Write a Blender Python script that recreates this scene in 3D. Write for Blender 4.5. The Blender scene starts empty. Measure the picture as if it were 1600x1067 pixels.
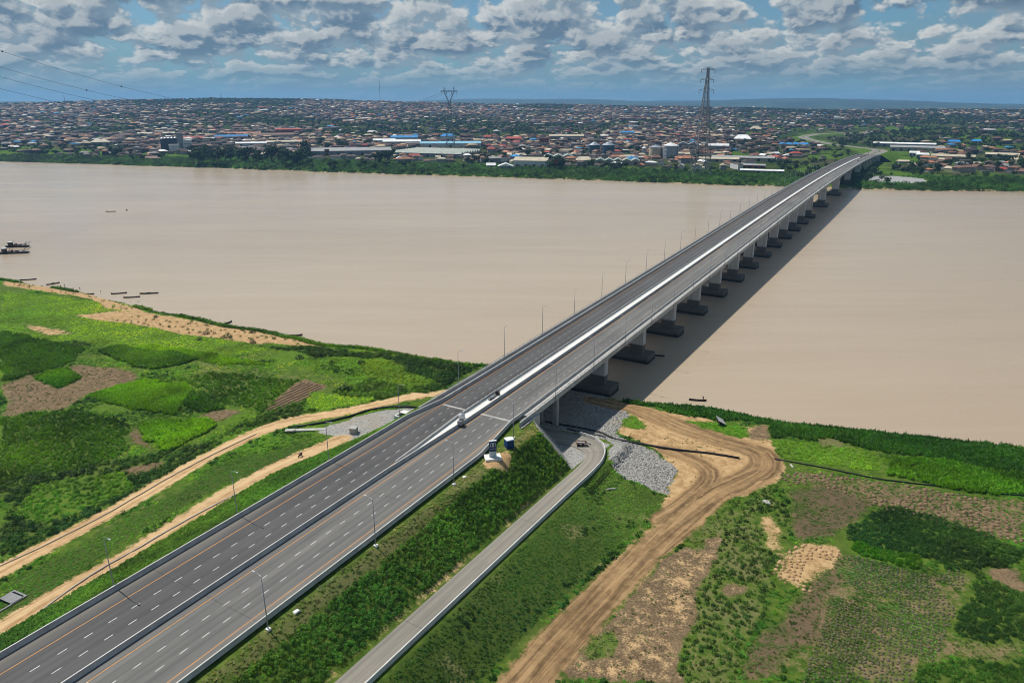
import bpy, bmesh, math, random
import numpy as np
from mathutils import Vector, Matrix

random.seed(7)
RNG = np.random.default_rng(11)
scene = bpy.context.scene
COL = scene.collection
R = math.radians

# ---------------------------------------------------------------- camera
CAM_H = 109.0
F_PX, HOR_Y = 1110.0, 157.0
PITCH = math.atan((533.5 - HOR_Y) / F_PX)
cam_d = bpy.data.cameras.new('camera')
cam_d.sensor_width = 36.0
cam_d.lens = F_PX / 1600 * 36
cam_d.clip_start = 1.0
cam_d.clip_end = 60000
cam = bpy.data.objects.new('camera', cam_d)
COL.objects.link(cam)
cam.location = (0, 0, CAM_H)
cam.rotation_euler = (math.pi / 2 - PITCH, 0, 0)
scene.camera = cam

# road axis: s runs along the bridge, t to its right, z above the water
AX = R(30.2)
U = np.array([math.sin(AX), math.cos(AX)])
Nn = np.array([math.cos(AX), -math.sin(AX)])
C0 = -111.3

# ---------------------------------------------------------------- light
SUN_EL = R(57)
sun_xy = -Nn * 1.0 + U * 0.12            # towards the sun, seen from above
SUN_AZ = math.atan2(sun_xy[0], sun_xy[1])
sun_d = bpy.data.lights.new('sun', 'SUN')
sun_d.energy = 5.0
sun_d.angle = R(0.5)
sun_d.color = (1.0, 0.955, 0.88)
sun = bpy.data.objects.new('sun', sun_d)
COL.objects.link(sun)
to_sun = Vector((math.sin(SUN_AZ) * math.cos(SUN_EL), math.cos(SUN_AZ) * math.cos(SUN_EL), math.sin(SUN_EL)))
sun.rotation_euler = to_sun.to_track_quat('Z', 'Y').to_euler()

scene.view_settings.view_transform = 'Standard'
scene.view_settings.look = 'None'
scene.view_settings.exposure = 0.0
scene.view_settings.gamma = 1.0
scene.view_settings.use_curve_mapping = False
scene.cycles.use_denoising = True
scene.cycles.pixel_filter_type = 'BLACKMAN_HARRIS'
scene.cycles.filter_width = 1.0
scene.cycles.max_bounces = 5
scene.cycles.diffuse_bounces = 2
scene.cycles.glossy_bounces = 2
scene.cycles.transmission_bounces = 2
scene.cycles.volume_bounces = 0
scene.cycles.transparent_max_bounces = 6
scene.cycles.use_adaptive_sampling = True
scene.cycles.adaptive_threshold = 0.02


# ---------------------------------------------------------------- node helpers
def nd(t, typ, ins=None, **props):
    n = t.nodes.new(typ)
    for k, v in props.items():
        setattr(n, k, v)
    for k, v in (ins or {}).items():
        if isinstance(v, bpy.types.NodeSocket):
            t.links.new(v, n.inputs[k])
        else:
            n.inputs[k].default_value = v
    return n


def mth(t, op, a, b=0.0, c=0.0, clamp=False):
    n = t.nodes.new('ShaderNodeMath')
    n.operation = op
    n.use_clamp = clamp
    for i, v in enumerate((a, b, c)):
        if isinstance(v, bpy.types.NodeSocket):
            t.links.new(v, n.inputs[i])
        else:
            n.inputs[i].default_value = v
    return n.outputs[0]


def c4(c):
    return (c[0], c[1], c[2], 1.0)


def mixc(t, f, a, b, mode='MIX'):
    n = t.nodes.new('ShaderNodeMix')
    n.data_type = 'RGBA'
    n.blend_type = mode
    for i, v in ((0, f), (6, a), (7, b)):
        if isinstance(v, bpy.types.NodeSocket):
            t.links.new(v, n.inputs[i])
        else:
            n.inputs[i].default_value = v if i == 0 else c4(v)
    return n.outputs[2]


def sstep(t, v, lo, hi):
    n = t.nodes.new('ShaderNodeMapRange')
    n.interpolation_type = 'SMOOTHSTEP'
    for i, x in enumerate((v, lo, hi)):
        if isinstance(x, bpy.types.NodeSocket):
            t.links.new(x, n.inputs[i])
        else:
            n.inputs[i].default_value = x
    return n.outputs[0]


def noise(t, vec, scale, detail=3.0, rough=0.55, dist=0.0):
    n = nd(t, 'ShaderNodeTexNoise', {'Vector': vec, 'Scale': scale, 'Detail': detail, 'Roughness': rough, 'Distortion': dist})
    return n.outputs[0]


def vscale(t, vec, sc, rot=(0, 0, 0)):
    return nd(t, 'ShaderNodeMapping', {'Vector': vec, 'Scale': sc, 'Rotation': rot}).outputs[0]


MATS = {}


def new_mat(name):
    m = bpy.data.materials.new(name)
    m.use_nodes = True
    t = m.node_tree
    t.nodes.clear()
    out = t.nodes.new('ShaderNodeOutputMaterial')
    b = t.nodes.new('ShaderNodeBsdfPrincipled')
    t.links.new(b.outputs[0], out.inputs[0])
    b.inputs['Specular IOR Level'].default_value = 0.25
    MATS[name] = m
    return m, t, b


def simple(name, col, rough=0.8, var=0.25, scale=0.6, metal=0.0, stain=None):
    """plain painted or mineral surface: base colour with blotchy wear and fine grain"""
    m, t, b = new_mat(name)
    g = nd(t, 'ShaderNodeNewGeometry').outputs['Position']
    n1 = noise(t, g, scale, 4)
    n2 = noise(t, g, scale * 9, 3)
    k = mth(t, 'ADD', mth(t, 'MULTIPLY', n1, 0.65), mth(t, 'MULTIPLY', n2, 0.35))
    lo = [c * (1 - var) for c in col]
    hi = [min(0.92, c * (1 + var)) for c in col]
    c = mixc(t, sstep(t, k, 0.3, 0.7), lo, hi)
    t.links.new(c, b.inputs['Base Color'])
    b.inputs['Roughness'].default_value = rough
    b.inputs['Metallic'].default_value = metal
    return m


# ---------------------------------------------------------------- world: blue sky with a field of cumulus
world = bpy.data.worlds.new('World')
scene.world = world
world.use_nodes = True
world.cycles.sampling_method = 'MANUAL'
world.cycles.sample_map_resolution = 256
wt = world.node_tree
wt.nodes.clear()
w_out = wt.nodes.new('ShaderNodeOutputWorld')
w_bg = wt.nodes.new('ShaderNodeBackground')
wt.links.new(w_bg.outputs[0], w_out.inputs[0])
w_bg.inputs['Strength'].default_value = 0.076
sky = nd(wt, 'ShaderNodeTexSky', sky_type='NISHITA', sun_disc=False, sun_elevation=SUN_EL,
         sun_rotation=SUN_AZ, altitude=100, air_density=1.2, dust_density=0.6, ozone_density=3.0)
w_dir = nd(wt, 'ShaderNodeTexCoord').outputs['Generated']
w_sep = nd(wt, 'ShaderNodeSeparateXYZ', {0: w_dir})
w_e = mth(wt, 'MAXIMUM', w_sep.outputs[2], 0.0)
w_az = mth(wt, 'ARCTAN2', w_sep.outputs[0], w_sep.outputs[1])
E0 = 0.05
CLO = 0.43
w_v = mth(wt, 'LOGARITHM', mth(wt, 'ADD', w_e, E0), math.e)


def cloud_uv(du, dv, seed):
    u = mth(wt, 'ADD', mth(wt, 'MULTIPLY', w_az, 11.5), du)
    v = mth(wt, 'ADD', mth(wt, 'MULTIPLY', w_v, 2.7), dv)
    return nd(wt, 'ShaderNodeCombineXYZ', {0: u, 1: v, 2: seed}).outputs[0]


def big_heap(du, dv):
    return nd(wt, 'ShaderNodeTexNoise', {'Vector': cloud_uv(du, dv, 0), 'Scale': 1.0, 'Detail': 3.0, 'Roughness': 0.5, 'Distortion': 0.1}, noise_dimensions='2D').outputs[0]


def cloud_density(du, dv, det=3.0):
    p = cloud_uv(du + 4.1, dv + 2.7, 0)
    wob = nd(wt, 'ShaderNodeTexNoise', {'Vector': p, 'Scale': 3.0, 'Detail': 2.0}, noise_dimensions='2D').outputs[1]
    p2 = nd(wt, 'ShaderNodeVectorMath', {0: p, 1: nd(wt, 'ShaderNodeVectorMath', {0: wob, 3: 0.22}, operation='SCALE').outputs[0]}, operation='ADD').outputs[0]
    vor = nd(wt, 'ShaderNodeTexVoronoi', {'Vector': p2, 'Scale': 2.3, 'Detail': det, 'Roughness': 0.5, 'Lacunarity': 2.3, 'Smoothness': 0.35}, voronoi_dimensions='2D', feature='SMOOTH_F1', normalize=True).outputs[0]
    puff = mth(wt, 'SUBTRACT', 1.0, mth(wt, 'MULTIPLY', vor, 1.25))
    return mth(wt, 'ADD', mth(wt, 'MULTIPLY', big_heap(du, dv), 0.62), mth(wt, 'MULTIPLY', puff, 0.40))


d0 = cloud_density(0, 0)
d_up = cloud_density(-0.06, 0.15)
b_dn = big_heap(0.10, -0.42)
b_0 = big_heap(0, 0)
over = sstep(wt, w_e, 0.22, 0.7)                     # overhead the gaps between the heaps open up
d0 = mth(wt, 'SUBTRACT', d0, mth(wt, 'MULTIPLY', over, 0.10))
cov = sstep(wt, d0, CLO, CLO + 0.085)
veil = sstep(wt, noise(wt, cloud_uv(3.3, 1.7, 5.5), 0.55, 4.0, 0.6), 0.36, 0.62)
lit = sstep(wt, mth(wt, 'SUBTRACT', d0, d_up), -0.05, 0.085)
base = sstep(wt, mth(wt, 'SUBTRACT', b_dn, b_0), -0.16, 0.12)
thick = sstep(wt, d0, CLO + 0.09, CLO + 0.22)
c_sh = mixc(wt, base, (1.5, 2.4, 3.5), (3.3, 4.3, 5.1))
c_lit = mixc(wt, lit, c_sh, (8.6, 8.7, 8.4))
c_cl = mixc(wt, mth(wt, 'MULTIPLY', thick, 0.40), c_lit, (1.7, 2.45, 3.4))
sky_t = mixc(wt, 1.0, sky.outputs[0], (0.50, 0.80, 1.06), 'MULTIPLY')
hzc = mixc(wt, sstep(wt, w_e, 0.0, 0.10), (2.3, 4.4, 5.6), sky_t)
hzc = mixc(wt, mth(wt, 'MULTIPLY', veil, 0.45), hzc, (2.6, 3.9, 4.9))
low = sstep(wt, w_e, 0.008, 0.062)
cov_f = mth(wt, 'MULTIPLY', cov, mth(wt, 'ADD', mth(wt, 'MULTIPLY', low, 0.78), 0.10))
w_col = mixc(wt, cov_f, hzc, c_cl)
wt.links.new(w_col, w_bg.inputs['Color'])


# ---------------------------------------------------------------- geometry of the place
def ray(px, py):
    x = (px - 800) / F_PX
    y = (py - 533.5) / F_PX
    return np.array([x, math.cos(PITCH) - y * math.sin(PITCH), -(math.sin(PITCH) + y * math.cos(PITCH))])


def at(px, py, z):
    """point of the level plane z surveyed from the photograph"""
    r = ray(px, py)
    k = (z - CAM_H) / r[2]
    return np.array([r[0] * k, r[1] * k, z])


def to_st(x, y):
    return x * U[0] + y * U[1], x * Nn[0] + y * Nn[1] - C0


def st_at(px, py, z):
    p = at(px, py, z)
    return to_st(p[0], p[1])


def W(s, t, z=0.0):
    return (U[0] * s + Nn[0] * (t + C0), U[1] * s + Nn[1] * (t + C0), z)


def Wa(s, t, z):
    s, t, z = np.broadcast_arrays(np.asarray(s, float), np.asarray(t, float), np.asarray(z, float))
    return np.stack([U[0] * s + Nn[0] * (t + C0), U[1] * s + Nn[1] * (t + C0), z], -1)


ROT_ST = math.atan2(U[1], U[0])           # heading of +s

_ps = np.array([-300, 100, 175, 244, 363, 500, 600, 700, 800, 900, 1000, 1100, 1214, 1350, 1450, 1600, 1700, 1786, 1906, 2094, 2224, 2416, 2577, 2750, 3000])
_pz = np.array([16.5, 16.5, 16.8, 17.6, 19.3, 21.6, 23.1, 24.3, 25.0, 25.1, 24.6, 23.5, 21.8, 19.5, 17.5, 15.2, 12.5, 10.5, 9.6, 9.6, 10.6, 12, 13, 15, 18])
_pt = np.array([0, 0, 0, 0, 0, 0, 0, 0, 0, 0, 0, 0, 0, 2, 6, 13, 0, -42, -113, -191, -232, -222, -121, 30, 260])
_sd = np.arange(-300, 3000, 10.0)
_ker = np.exp(-np.linspace(-2, 2, 13) ** 2)
_ker /= _ker.sum()


def _smooth(v):
    return np.convolve(np.pad(np.interp(_sd, _ps, v), 6, mode='edge'), _ker, 'valid')


_zd, _td = _smooth(_pz), _smooth(_pt)


def zr(s):
    return np.interp(s, _sd, _zd)


def tc(s):
    return np.interp(s, _sd, _td)


# value noise for terrain and planting
_G = RNG.random((256, 256))


def vnoise(x, y, sc, seed=0):
    x = np.asarray(x) / sc + seed * 17.3
    y = np.asarray(y) / sc + seed * 9.7
    xi, yi = np.floor(x).astype(int), np.floor(y).astype(int)
    fx, fy = x - xi, y - yi
    fx, fy = fx * fx * (3 - 2 * fx), fy * fy * (3 - 2 * fy)
    g = lambda a, b: _G[a % 256, b % 256]
    return (g(xi, yi) * (1 - fx) + g(xi + 1, yi) * fx) * (1 - fy) + (g(xi, yi + 1) * (1 - fx) + g(xi + 1, yi + 1) * fx) * fy


def fbm(x, y, sc, o=3, seed=0):
    a, tot, r = 1.0, 0.0, 0.0
    for i in range(o):
        r = r + a * vnoise(x, y, sc / 2 ** i, seed + i * 3)
        tot += a
        a *= 0.5
    return r / tot


# ---------------------------------------------------------------- object helpers
def tag(o, label=None, cat=None, group=None, kind=None):
    if label:
        o['label'] = label
    if cat:
        o['category'] = cat
    if group:
        o['group'] = group
    if kind:
        o['kind'] = kind
    return o


def link(o, parent=None):
    COL.objects.link(o)
    if parent is not None:
        o.parent = parent
    return o


def empty(name, loc=(0, 0, 0), rz=0.0, label=None, cat=None, group=None):
    o = bpy.data.objects.new(name, None)
    o.empty_display_size = 1.0
    o.location = loc
    o.rotation_euler = (0, 0, rz)
    link(o)
    return tag(o, label, cat, group)


class MB:
    """mesh builder"""

    def __init__(self):
        self.v, self.f, self.mi = [], [], []

    def add(self, vs, fs, mi=0):
        b = len(self.v)
        self.v += [tuple(float(c) for c in p) for p in vs]
        self.f += [tuple(i + b for i in q) for q in fs]
        self.mi += [mi] * len(fs)
        return self

    def box(self, c, d, rz=0.0, mi=0, taper=1.0):
        x, y, z = d[0] / 2, d[1] / 2, d[2] / 2
        ca, sa = math.cos(rz), math.sin(rz)
        vs = []
        for k, q in ((-1, 1.0), (1, taper)):
            for a, b in ((-1, -1), (1, -1), (1, 1), (-1, 1)):
                px, py = a * x * q, b * y * q
                vs.append((c[0] + px * ca - py * sa, c[1] + px * sa + py * ca, c[2] + k * z))
        return self.add(vs, [(3, 2, 1, 0), (4, 5, 6, 7), (0, 1, 5, 4), (1, 2, 6, 5), (2, 3, 7, 6), (3, 0, 4, 7)], mi)

    def bar(self, p, q, w, h=None, mi=0):
        p, q = Vector(p), Vector(q)
        d = (q - p)
        if d.length < 1e-6:
            return self
        d.normalize()
        up = Vector((0, 0, 1)) if abs(d.z) < 0.95 else Vector((1, 0, 0))
        a = d.cross(up).normalized() * (w / 2)
        b = a.cross(d).normalized() * ((h or w) / 2)
        vs = [p - a - b, p + a - b, p + a + b, p - a + b, q - a - b, q + a - b, q + a + b, q - a + b]
        return self.add(vs, [(0, 1, 2, 3), (7, 6, 5, 4), (1, 0, 4, 5), (2, 1, 5, 6), (3, 2, 6, 7), (0, 3, 7, 4)], mi)

    def lathe(self, c, prof, n=12, mi=0, cap=True):
        vs, fs = [], []
        for r, z in prof:
            for i in range(n):
                a = 2 * math.pi * i / n
                vs.append((c[0] + r * math.cos(a), c[1] + r * math.sin(a), c[2] + z))
        for k in range(len(prof) - 1):
            for i in range(n):
                j = (i + 1) % n
                fs.append((k * n + i, k * n + j, (k + 1) * n + j, (k + 1) * n + i))
        if cap:
            fs.append(tuple(range((len(prof) - 1) * n, len(prof) * n)))
            fs.append(tuple(reversed(range(n))))
        return self.add(vs, fs, mi)

    def tube(self, pts, r, n=6, mi=0):
        pts = [Vector(p) for p in pts]
        vs, fs = [], []
        for i, p in enumerate(pts):
            d = (pts[min(i + 1, len(pts) - 1)] - pts[max(i - 1, 0)]).normalized()
            up = Vector((0, 0, 1)) if abs(d.z) < 0.95 else Vector((1, 0, 0))
            a = d.cross(up).normalized()
            b = a.cross(d).normalized()
            rr = r[i] if isinstance(r, (list, tuple)) else r
            for k in range(n):
                an = 2 * math.pi * k / n
                vs.append(p + a * (rr * math.cos(an)) + b * (rr * math.sin(an)))
        for i in range(len(pts) - 1):
            for k in range(n):
                j = (k + 1) % n
                fs.append((i * n + k, i * n + j, (i + 1) * n + j, (i + 1) * n + k))
        fs.append(tuple(reversed(range(n))))
        fs.append(tuple(range((len(pts) - 1) * n, len(pts) * n)))
        return self.add(vs, fs, mi)

    def mesh(self, name, mats, smooth=False):
        me = bpy.data.meshes.new(name)
        me.from_pydata(self.v, [], self.f)
        if not isinstance(mats, (list, tuple)):
            mats = [mats]
        for m in mats:
            me.materials.append(MATS[m] if isinstance(m, str) else m)
        if len(mats) > 1:
            me.polygons.foreach_set('material_index', self.mi)
        if smooth:
            me.polygons.foreach_set('use_smooth', [True] * len(me.polygons))
        me.validate()
        me.update()
        return me

    def build(self, name, mats, parent=None, smooth=False):
        o = bpy.data.objects.new(name, self.mesh(name, mats, smooth))
        return link(o, parent)


def grid_mesh(name, P, mat, attrs=None, smooth=True, uv=None):
    """P: (n, m, 3) vertices of a sheet"""
    n, m = P.shape[:2]
    me = bpy.data.meshes.new(name)
    me.vertices.add(n * m)
    me.vertices.foreach_set('co', P.reshape(-1).astype(np.float32))
    i = np.arange((n - 1) * (m - 1))
    a = (i // (m - 1)) * m + i % (m - 1)
    q = np.stack([a, a + 1, a + m + 1, a + m], 1)
    # keep normals up
    e1, e2 = P[0, 1] - P[0, 0], P[1, 0] - P[0, 0]
    if np.cross(e1, e2)[2] < 0:
        q = q[:, ::-1]
    k = len(q)
    me.loops.add(4 * k)
    me.loops.foreach_set('vertex_index', q.reshape(-1).astype(np.int32))
    me.polygons.add(k)
    me.polygons.foreach_set('loop_start', np.arange(0, 4 * k, 4, dtype=np.int32))
    me.polygons.foreach_set('loop_total', np.full(k, 4, dtype=np.int32))
    if smooth:
        me.polygons.foreach_set('use_smooth', np.ones(k, bool))
    for nm, v in (attrs or {}).items():
        v = np.asarray(v, np.float32)
        if v.shape[-1] == 4:
            at_ = me.attributes.new(nm, 'FLOAT_COLOR', 'POINT')
            at_.data.foreach_set('color', v.reshape(-1))
        else:
            at_ = me.attributes.new(nm, 'FLOAT_VECTOR', 'POINT')
            at_.data.foreach_set('vector', v.reshape(-1))
    me.materials.append(MATS[mat])
    me.update()
    me.validate()
    return me


def sheet(name, P, mat, parent=None, attrs=None, smooth=True):
    return link(bpy.data.objects.new(name, grid_mesh(name, P, mat, attrs, smooth)), parent)


def col_mesh(name, V, F4, C, mat):
    """big merged mesh of quads/tris (tris repeat none): V (n,3), list of faces arrays, per-face colour"""
    me = bpy.data.meshes.new(name)
    me.vertices.add(len(V))
    me.vertices.foreach_set('co', V.reshape(-1).astype(np.float32))
    sizes = np.concatenate([np.full(len(f), f.shape[1]) for f in F4])
    loops = np.concatenate([f.reshape(-1) for f in F4])
    me.loops.add(len(loops))
    me.loops.foreach_set('vertex_index', loops.astype(np.int32))
    me.polygons.add(len(sizes))
    me.polygons.foreach_set('loop_start', np.concatenate([[0], np.cumsum(sizes)[:-1]]).astype(np.int32))
    me.polygons.foreach_set('loop_total', sizes.astype(np.int32))
    a = me.attributes.new('tint', 'FLOAT_COLOR', 'FACE')
    cc = np.ones((len(sizes), 4), np.float32)
    cc[:, :3] = np.concatenate(C)
    a.data.foreach_set('color', cc.reshape(-1))
    me.materials.append(MATS[mat])
    me.update()
    me.validate()
    return me


def copy_tree(o, parent=None):
    c = o.copy()
    COL.objects.link(c)
    c.parent = parent
    for ch in list(o.children):
        copy_tree(ch, c)
    return c


def scatter(name, P, scl, rz, idx, tint, protos, label, cat=None, tilt=None, parent=None):
    """one object of 'stuff': prototypes instanced on points by geometry nodes"""
    n = len(P)
    me = bpy.data.meshes.new(name)
    me.vertices.add(n)
    me.vertices.foreach_set('co', np.asarray(P, np.float32).reshape(-1))
    a = me.attributes.new('scl', 'FLOAT_VECTOR', 'POINT')
    a.data.foreach_set('vector', np.asarray(scl, np.float32).reshape(-1))
    a = me.attributes.new('rot', 'FLOAT_VECTOR', 'POINT')
    rr = np.zeros((n, 3), np.float32)
    rr[:, 2] = rz
    if tilt is not None:
        rr[:, :2] = tilt
    a.data.foreach_set('vector', rr.reshape(-1))
    a = me.attributes.new('idx', 'INT', 'POINT')
    a.data.foreach_set('value', np.asarray(idx, np.int32))
    a = me.attributes.new('tint', 'FLOAT_COLOR', 'POINT')
    cc = np.ones((n, 4), np.float32)
    cc[:, :3] = tint
    a.data.foreach_set('color', cc.reshape(-1))
    me.update()
    o = link(bpy.data.objects.new(name, me), parent)
    g = bpy.data.node_groups.new(name, 'GeometryNodeTree')
    g.interface.new_socket('Geometry', in_out='INPUT', socket_type='NodeSocketGeometry')
    g.interface.new_socket('Geometry', in_out='OUTPUT', socket_type='NodeSocketGeometry')
    gi, go = g.nodes.new('NodeGroupInput'), g.nodes.new('NodeGroupOutput')
    jn = g.nodes.new('GeometryNodeGeometryToInstance')
    for p in reversed(protos):
        oi = g.nodes.new('GeometryNodeObjectInfo')
        oi.inputs['Object'].default_value = p
        oi.inputs['As Instance'].default_value = False
        g.links.new(oi.outputs['Geometry'], jn.inputs[0])
    ip = g.nodes.new('GeometryNodeInstanceOnPoints')
    ip.inputs['Pick Instance'].default_value = True

    def named(nm, ty):
        q = g.nodes.new('GeometryNodeInputNamedAttribute')
        q.data_type = ty
        q.inputs['Name'].default_value = nm
        return q.outputs['Attribute']
    g.links.new(gi.outputs[0], ip.inputs['Points'])
    g.links.new(jn.outputs[0], ip.inputs['Instance'])
    g.links.new(named('idx', 'INT'), ip.inputs['Instance Index'])
    g.links.new(named('rot', 'FLOAT_VECTOR'), ip.inputs['Rotation'])
    g.links.new(named('scl', 'FLOAT_VECTOR'), ip.inputs['Scale'])
    g.links.new(ip.outputs[0], go.inputs[0])
    md = o.modifiers.new('planting', 'NODES')
    md.node_group = g
    return tag(o, label, cat, None, 'stuff')


def proto(name, mb, mat, smooth=False):
    return bpy.data.objects.new(name, mb.mesh(name, mat, smooth))


# ---------------------------------------------------------------- materials
simple('concrete', (0.40, 0.385, 0.355), 0.85, 0.22, 0.25)
simple('painted_concrete', (0.54, 0.53, 0.50), 0.8, 0.14, 0.3)  # pale tone for the lit barrier tops and the service road barrier
simple('concrete_white', (0.68, 0.665, 0.62), 0.8, 0.10, 0.3)
simple('barrier_paint', (0.40, 0.395, 0.375), 0.75, 0.2, 0.35)
simple('galvanised', (0.30, 0.31, 0.32), 0.45, 0.12, 2.0, 0.6)
simple('dark_steel', (0.05, 0.052, 0.055), 0.6, 0.3, 1.0)
simple('lattice_steel', (0.16, 0.165, 0.17), 0.6, 0.2, 0.2)
simple('lamp_white', (0.52, 0.53, 0.54), 0.4, 0.05)
simple('line_white', (0.72, 0.72, 0.70), 0.6, 0.2, 1.5)
simple('line_orange', (0.62, 0.27, 0.055), 0.65, 0.18, 1.0)
simple('sign_blue', (0.012, 0.035, 0.12), 0.35, 0.1)
simple('cabin_blue', (0.010, 0.045, 0.16), 0.45, 0.12)
simple('sign_white', (0.78, 0.80, 0.82), 0.4, 0.04)
simple('sign_grey', (0.50, 0.55, 0.60), 0.5, 0.06)
simple('rubber_pipe', (0.018, 0.018, 0.02), 0.5, 0.3)
simple('hull_dark', (0.030, 0.026, 0.024), 0.7, 0.4, 1.2)
simple('hull_wood', (0.085, 0.06, 0.04), 0.8, 0.35, 1.2)
simple('rust', (0.13, 0.06, 0.035), 0.8, 0.4, 0.8)
simple('tarpaulin', (0.55, 0.56, 0.57), 0.6, 0.12, 0.6)
simple('skin', (0.045, 0.025, 0.018), 0.55, 0.1)
simple('cloth_dark', (0.02, 0.022, 0.03), 0.9, 0.2)
simple('cloth_pale', (0.45, 0.42, 0.45), 0.9, 0.15)
simple('cloth_brown', (0.09, 0.06, 0.04), 0.9, 0.2)
simple('bark', (0.085, 0.065, 0.045), 0.9, 0.3, 0.6)
simple('silo_steel', (0.30, 0.33, 0.36), 0.45, 0.12, 0.15, 0.3)
simple('silo_blue', (0.05, 0.10, 0.14), 0.5, 0.15, 0.15, 0.2)
simple('silo_dark', (0.045, 0.055, 0.075), 0.6, 0.2, 0.15)
simple('wall_cream', (0.33, 0.29, 0.23), 0.9, 0.2, 0.15)
simple('wall_white', (0.55, 0.55, 0.53), 0.9, 0.12, 0.15)
simple('wall_grey', (0.22, 0.22, 0.22), 0.9, 0.2, 0.15)
simple('wall_red', (0.22, 0.055, 0.035), 0.9, 0.2, 0.15)
simple('glass_dark', (0.02, 0.025, 0.03), 0.25, 0.1)
for nm, c in (('roof_rust', (0.19, 0.10, 0.065)), ('roof_brown', (0.085, 0.06, 0.05)), ('roof_grey', (0.30, 0.30, 0.29)),
              ('roof_cream', (0.50, 0.43, 0.31)), ('roof_white', (0.74, 0.74, 0.72)), ('roof_blue', (0.03, 0.22, 0.50)),
              ('roof_red', (0.40, 0.075, 0.05)), ('roof_green', (0.30, 0.34, 0.29)), ('roof_sky', (0.22, 0.45, 0.58)), ('roof_orange', (0.40, 0.17, 0.09))):
    simple(nm, c, 0.6, 0.2, 0.12)


def pier_material():
    """grey concrete; the river in flood has stained everything below its high-water mark"""
    m, t, b = new_mat('pier_concrete')
    g = nd(t, 'ShaderNodeNewGeometry').outputs['Position']
    z = nd(t, 'ShaderNodeSeparateXYZ', {0: g}).outputs[2]
    n1 = noise(t, vscale(t, g, (0.5, 0.5, 0.08)), 1.0, 5)
    n2 = noise(t, g, 2.5, 3)
    c = mixc(t, n1, (0.40, 0.41, 0.41), (0.58, 0.58, 0.57))
    drip = noise(t, vscale(t, g, (1.3, 1.3, 0.05)), 1.0, 4)
    c = mixc(t, mth(t, 'MULTIPLY', sstep(t, drip, 0.52, 0.7), 0.5), c, (0.22, 0.21, 0.19))
    seam = mth(t, 'GREATER_THAN', mth(t, 'FRACT', mth(t, 'MULTIPLY', z, 0.25)), 0.975)
    c = mixc(t, mth(t, 'MULTIPLY', seam, 0.45), c, (0.16, 0.16, 0.16))
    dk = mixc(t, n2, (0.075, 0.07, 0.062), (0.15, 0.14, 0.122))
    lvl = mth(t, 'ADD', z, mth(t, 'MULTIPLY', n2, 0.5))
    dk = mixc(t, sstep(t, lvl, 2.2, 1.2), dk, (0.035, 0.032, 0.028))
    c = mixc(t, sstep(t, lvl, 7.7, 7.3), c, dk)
    t.links.new(c, b.inputs['Base Color'])
    b.inputs['Roughness'].default_value = 0.85


pier_material()


def asphalt_material(name, lo, hi, dusty):
    m, t, b = new_mat(name)
    st = nd(t, 'ShaderNodeAttribute', attribute_name='st').outputs['Vector']
    g = nd(t, 'ShaderNodeNewGeometry').outputs['Position']
    lanes = noise(t, vscale(t, st, (0.004, 0.5, 1)), 1.0, 4, 0.6)
    blot = noise(t, vscale(t, st, (0.03, 0.09, 1)), 1.0, 5, 0.6)
    fine = noise(t, g, 6.0, 3)
    k = mth(t, 'ADD', mth(t, 'MULTIPLY', lanes, 0.55), mth(t, 'MULTIPLY', blot, 0.45))
    k = mth(t, 'ADD', k, mth(t, 'MULTIPLY', mth(t, 'SUBTRACT', fine, 0.5), 0.12))
    c = mixc(t, sstep(t, k, 0.34, 0.66), lo, hi)
    patch = nd(t, 'ShaderNodeTexBrick', {'Vector': vscale(t, st, (0.02, 0.14, 1)), 'Color1': (0, 0, 0, 1), 'Color2': (1, 1, 1, 1),
                                         'Mortar': (0.5, 0.5, 0.5, 1), 'Scale': 1.0, 'Mortar Size': 0.0}).outputs[0]
    c = mixc(t, mth(t, 'MULTIPLY', patch, 0.10), c, (0.03, 0.03, 0.033))
    sx = nd(t, 'ShaderNodeSeparateXYZ', {0: st}).outputs
    wheel = mth(t, 'SINE', mth(t, 'MULTIPLY', mth(t, 'ADD', sx[1], 0.6), 2 * math.pi / 1.85))
    c = mixc(t, mth(t, 'MULTIPLY', mth(t, 'MULTIPLY', sstep(t, wheel, 0.1, 1.0), blot), 0.35), c, (0.035, 0.035, 0.037))
    kerb_d = sstep(t, mth(t, 'ADD', mth(t, 'ABSOLUTE', sx[1]), mth(t, 'MULTIPLY', blot, 2.0)), 14.2, 17.0)
    c = mixc(t, mth(t, 'MULTIPLY', kerb_d, 0.55), c, (0.21, 0.19, 0.155))
    seam = sstep(t, mth(t, 'ABSOLUTE', mth(t, 'SUBTRACT', mth(t, 'FRACT', mth(t, 'MULTIPLY', sx[0], 0.0213)), 0.5)), 0.0035, 0.0015)
    c = mixc(t, mth(t, 'MULTIPLY', seam, 0.35), c, (0.03, 0.03, 0.03))
    if dusty:
        du = noise(t, vscale(t, st, (0.012, 0.12, 1)), 1.0, 4, 0.65)
        c = mixc(t, mth(t, 'MULTIPLY', sstep(t, du, 0.5, 0.72), 0.6), c, (0.25, 0.235, 0.205))
    t.links.new(c, b.inputs['Base Color'])
    b.inputs['Roughness'].default_value = 0.8


asphalt_material('asphalt_dark', (0.064, 0.062, 0.061), (0.103, 0.100, 0.097), False)
asphalt_material('asphalt_worn', (0.105, 0.103, 0.098), (0.17, 0.164, 0.150), True)
asphalt_material('asphalt_service', (0.17, 0.16, 0.135), (0.31, 0.28, 0.225), True)


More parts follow.
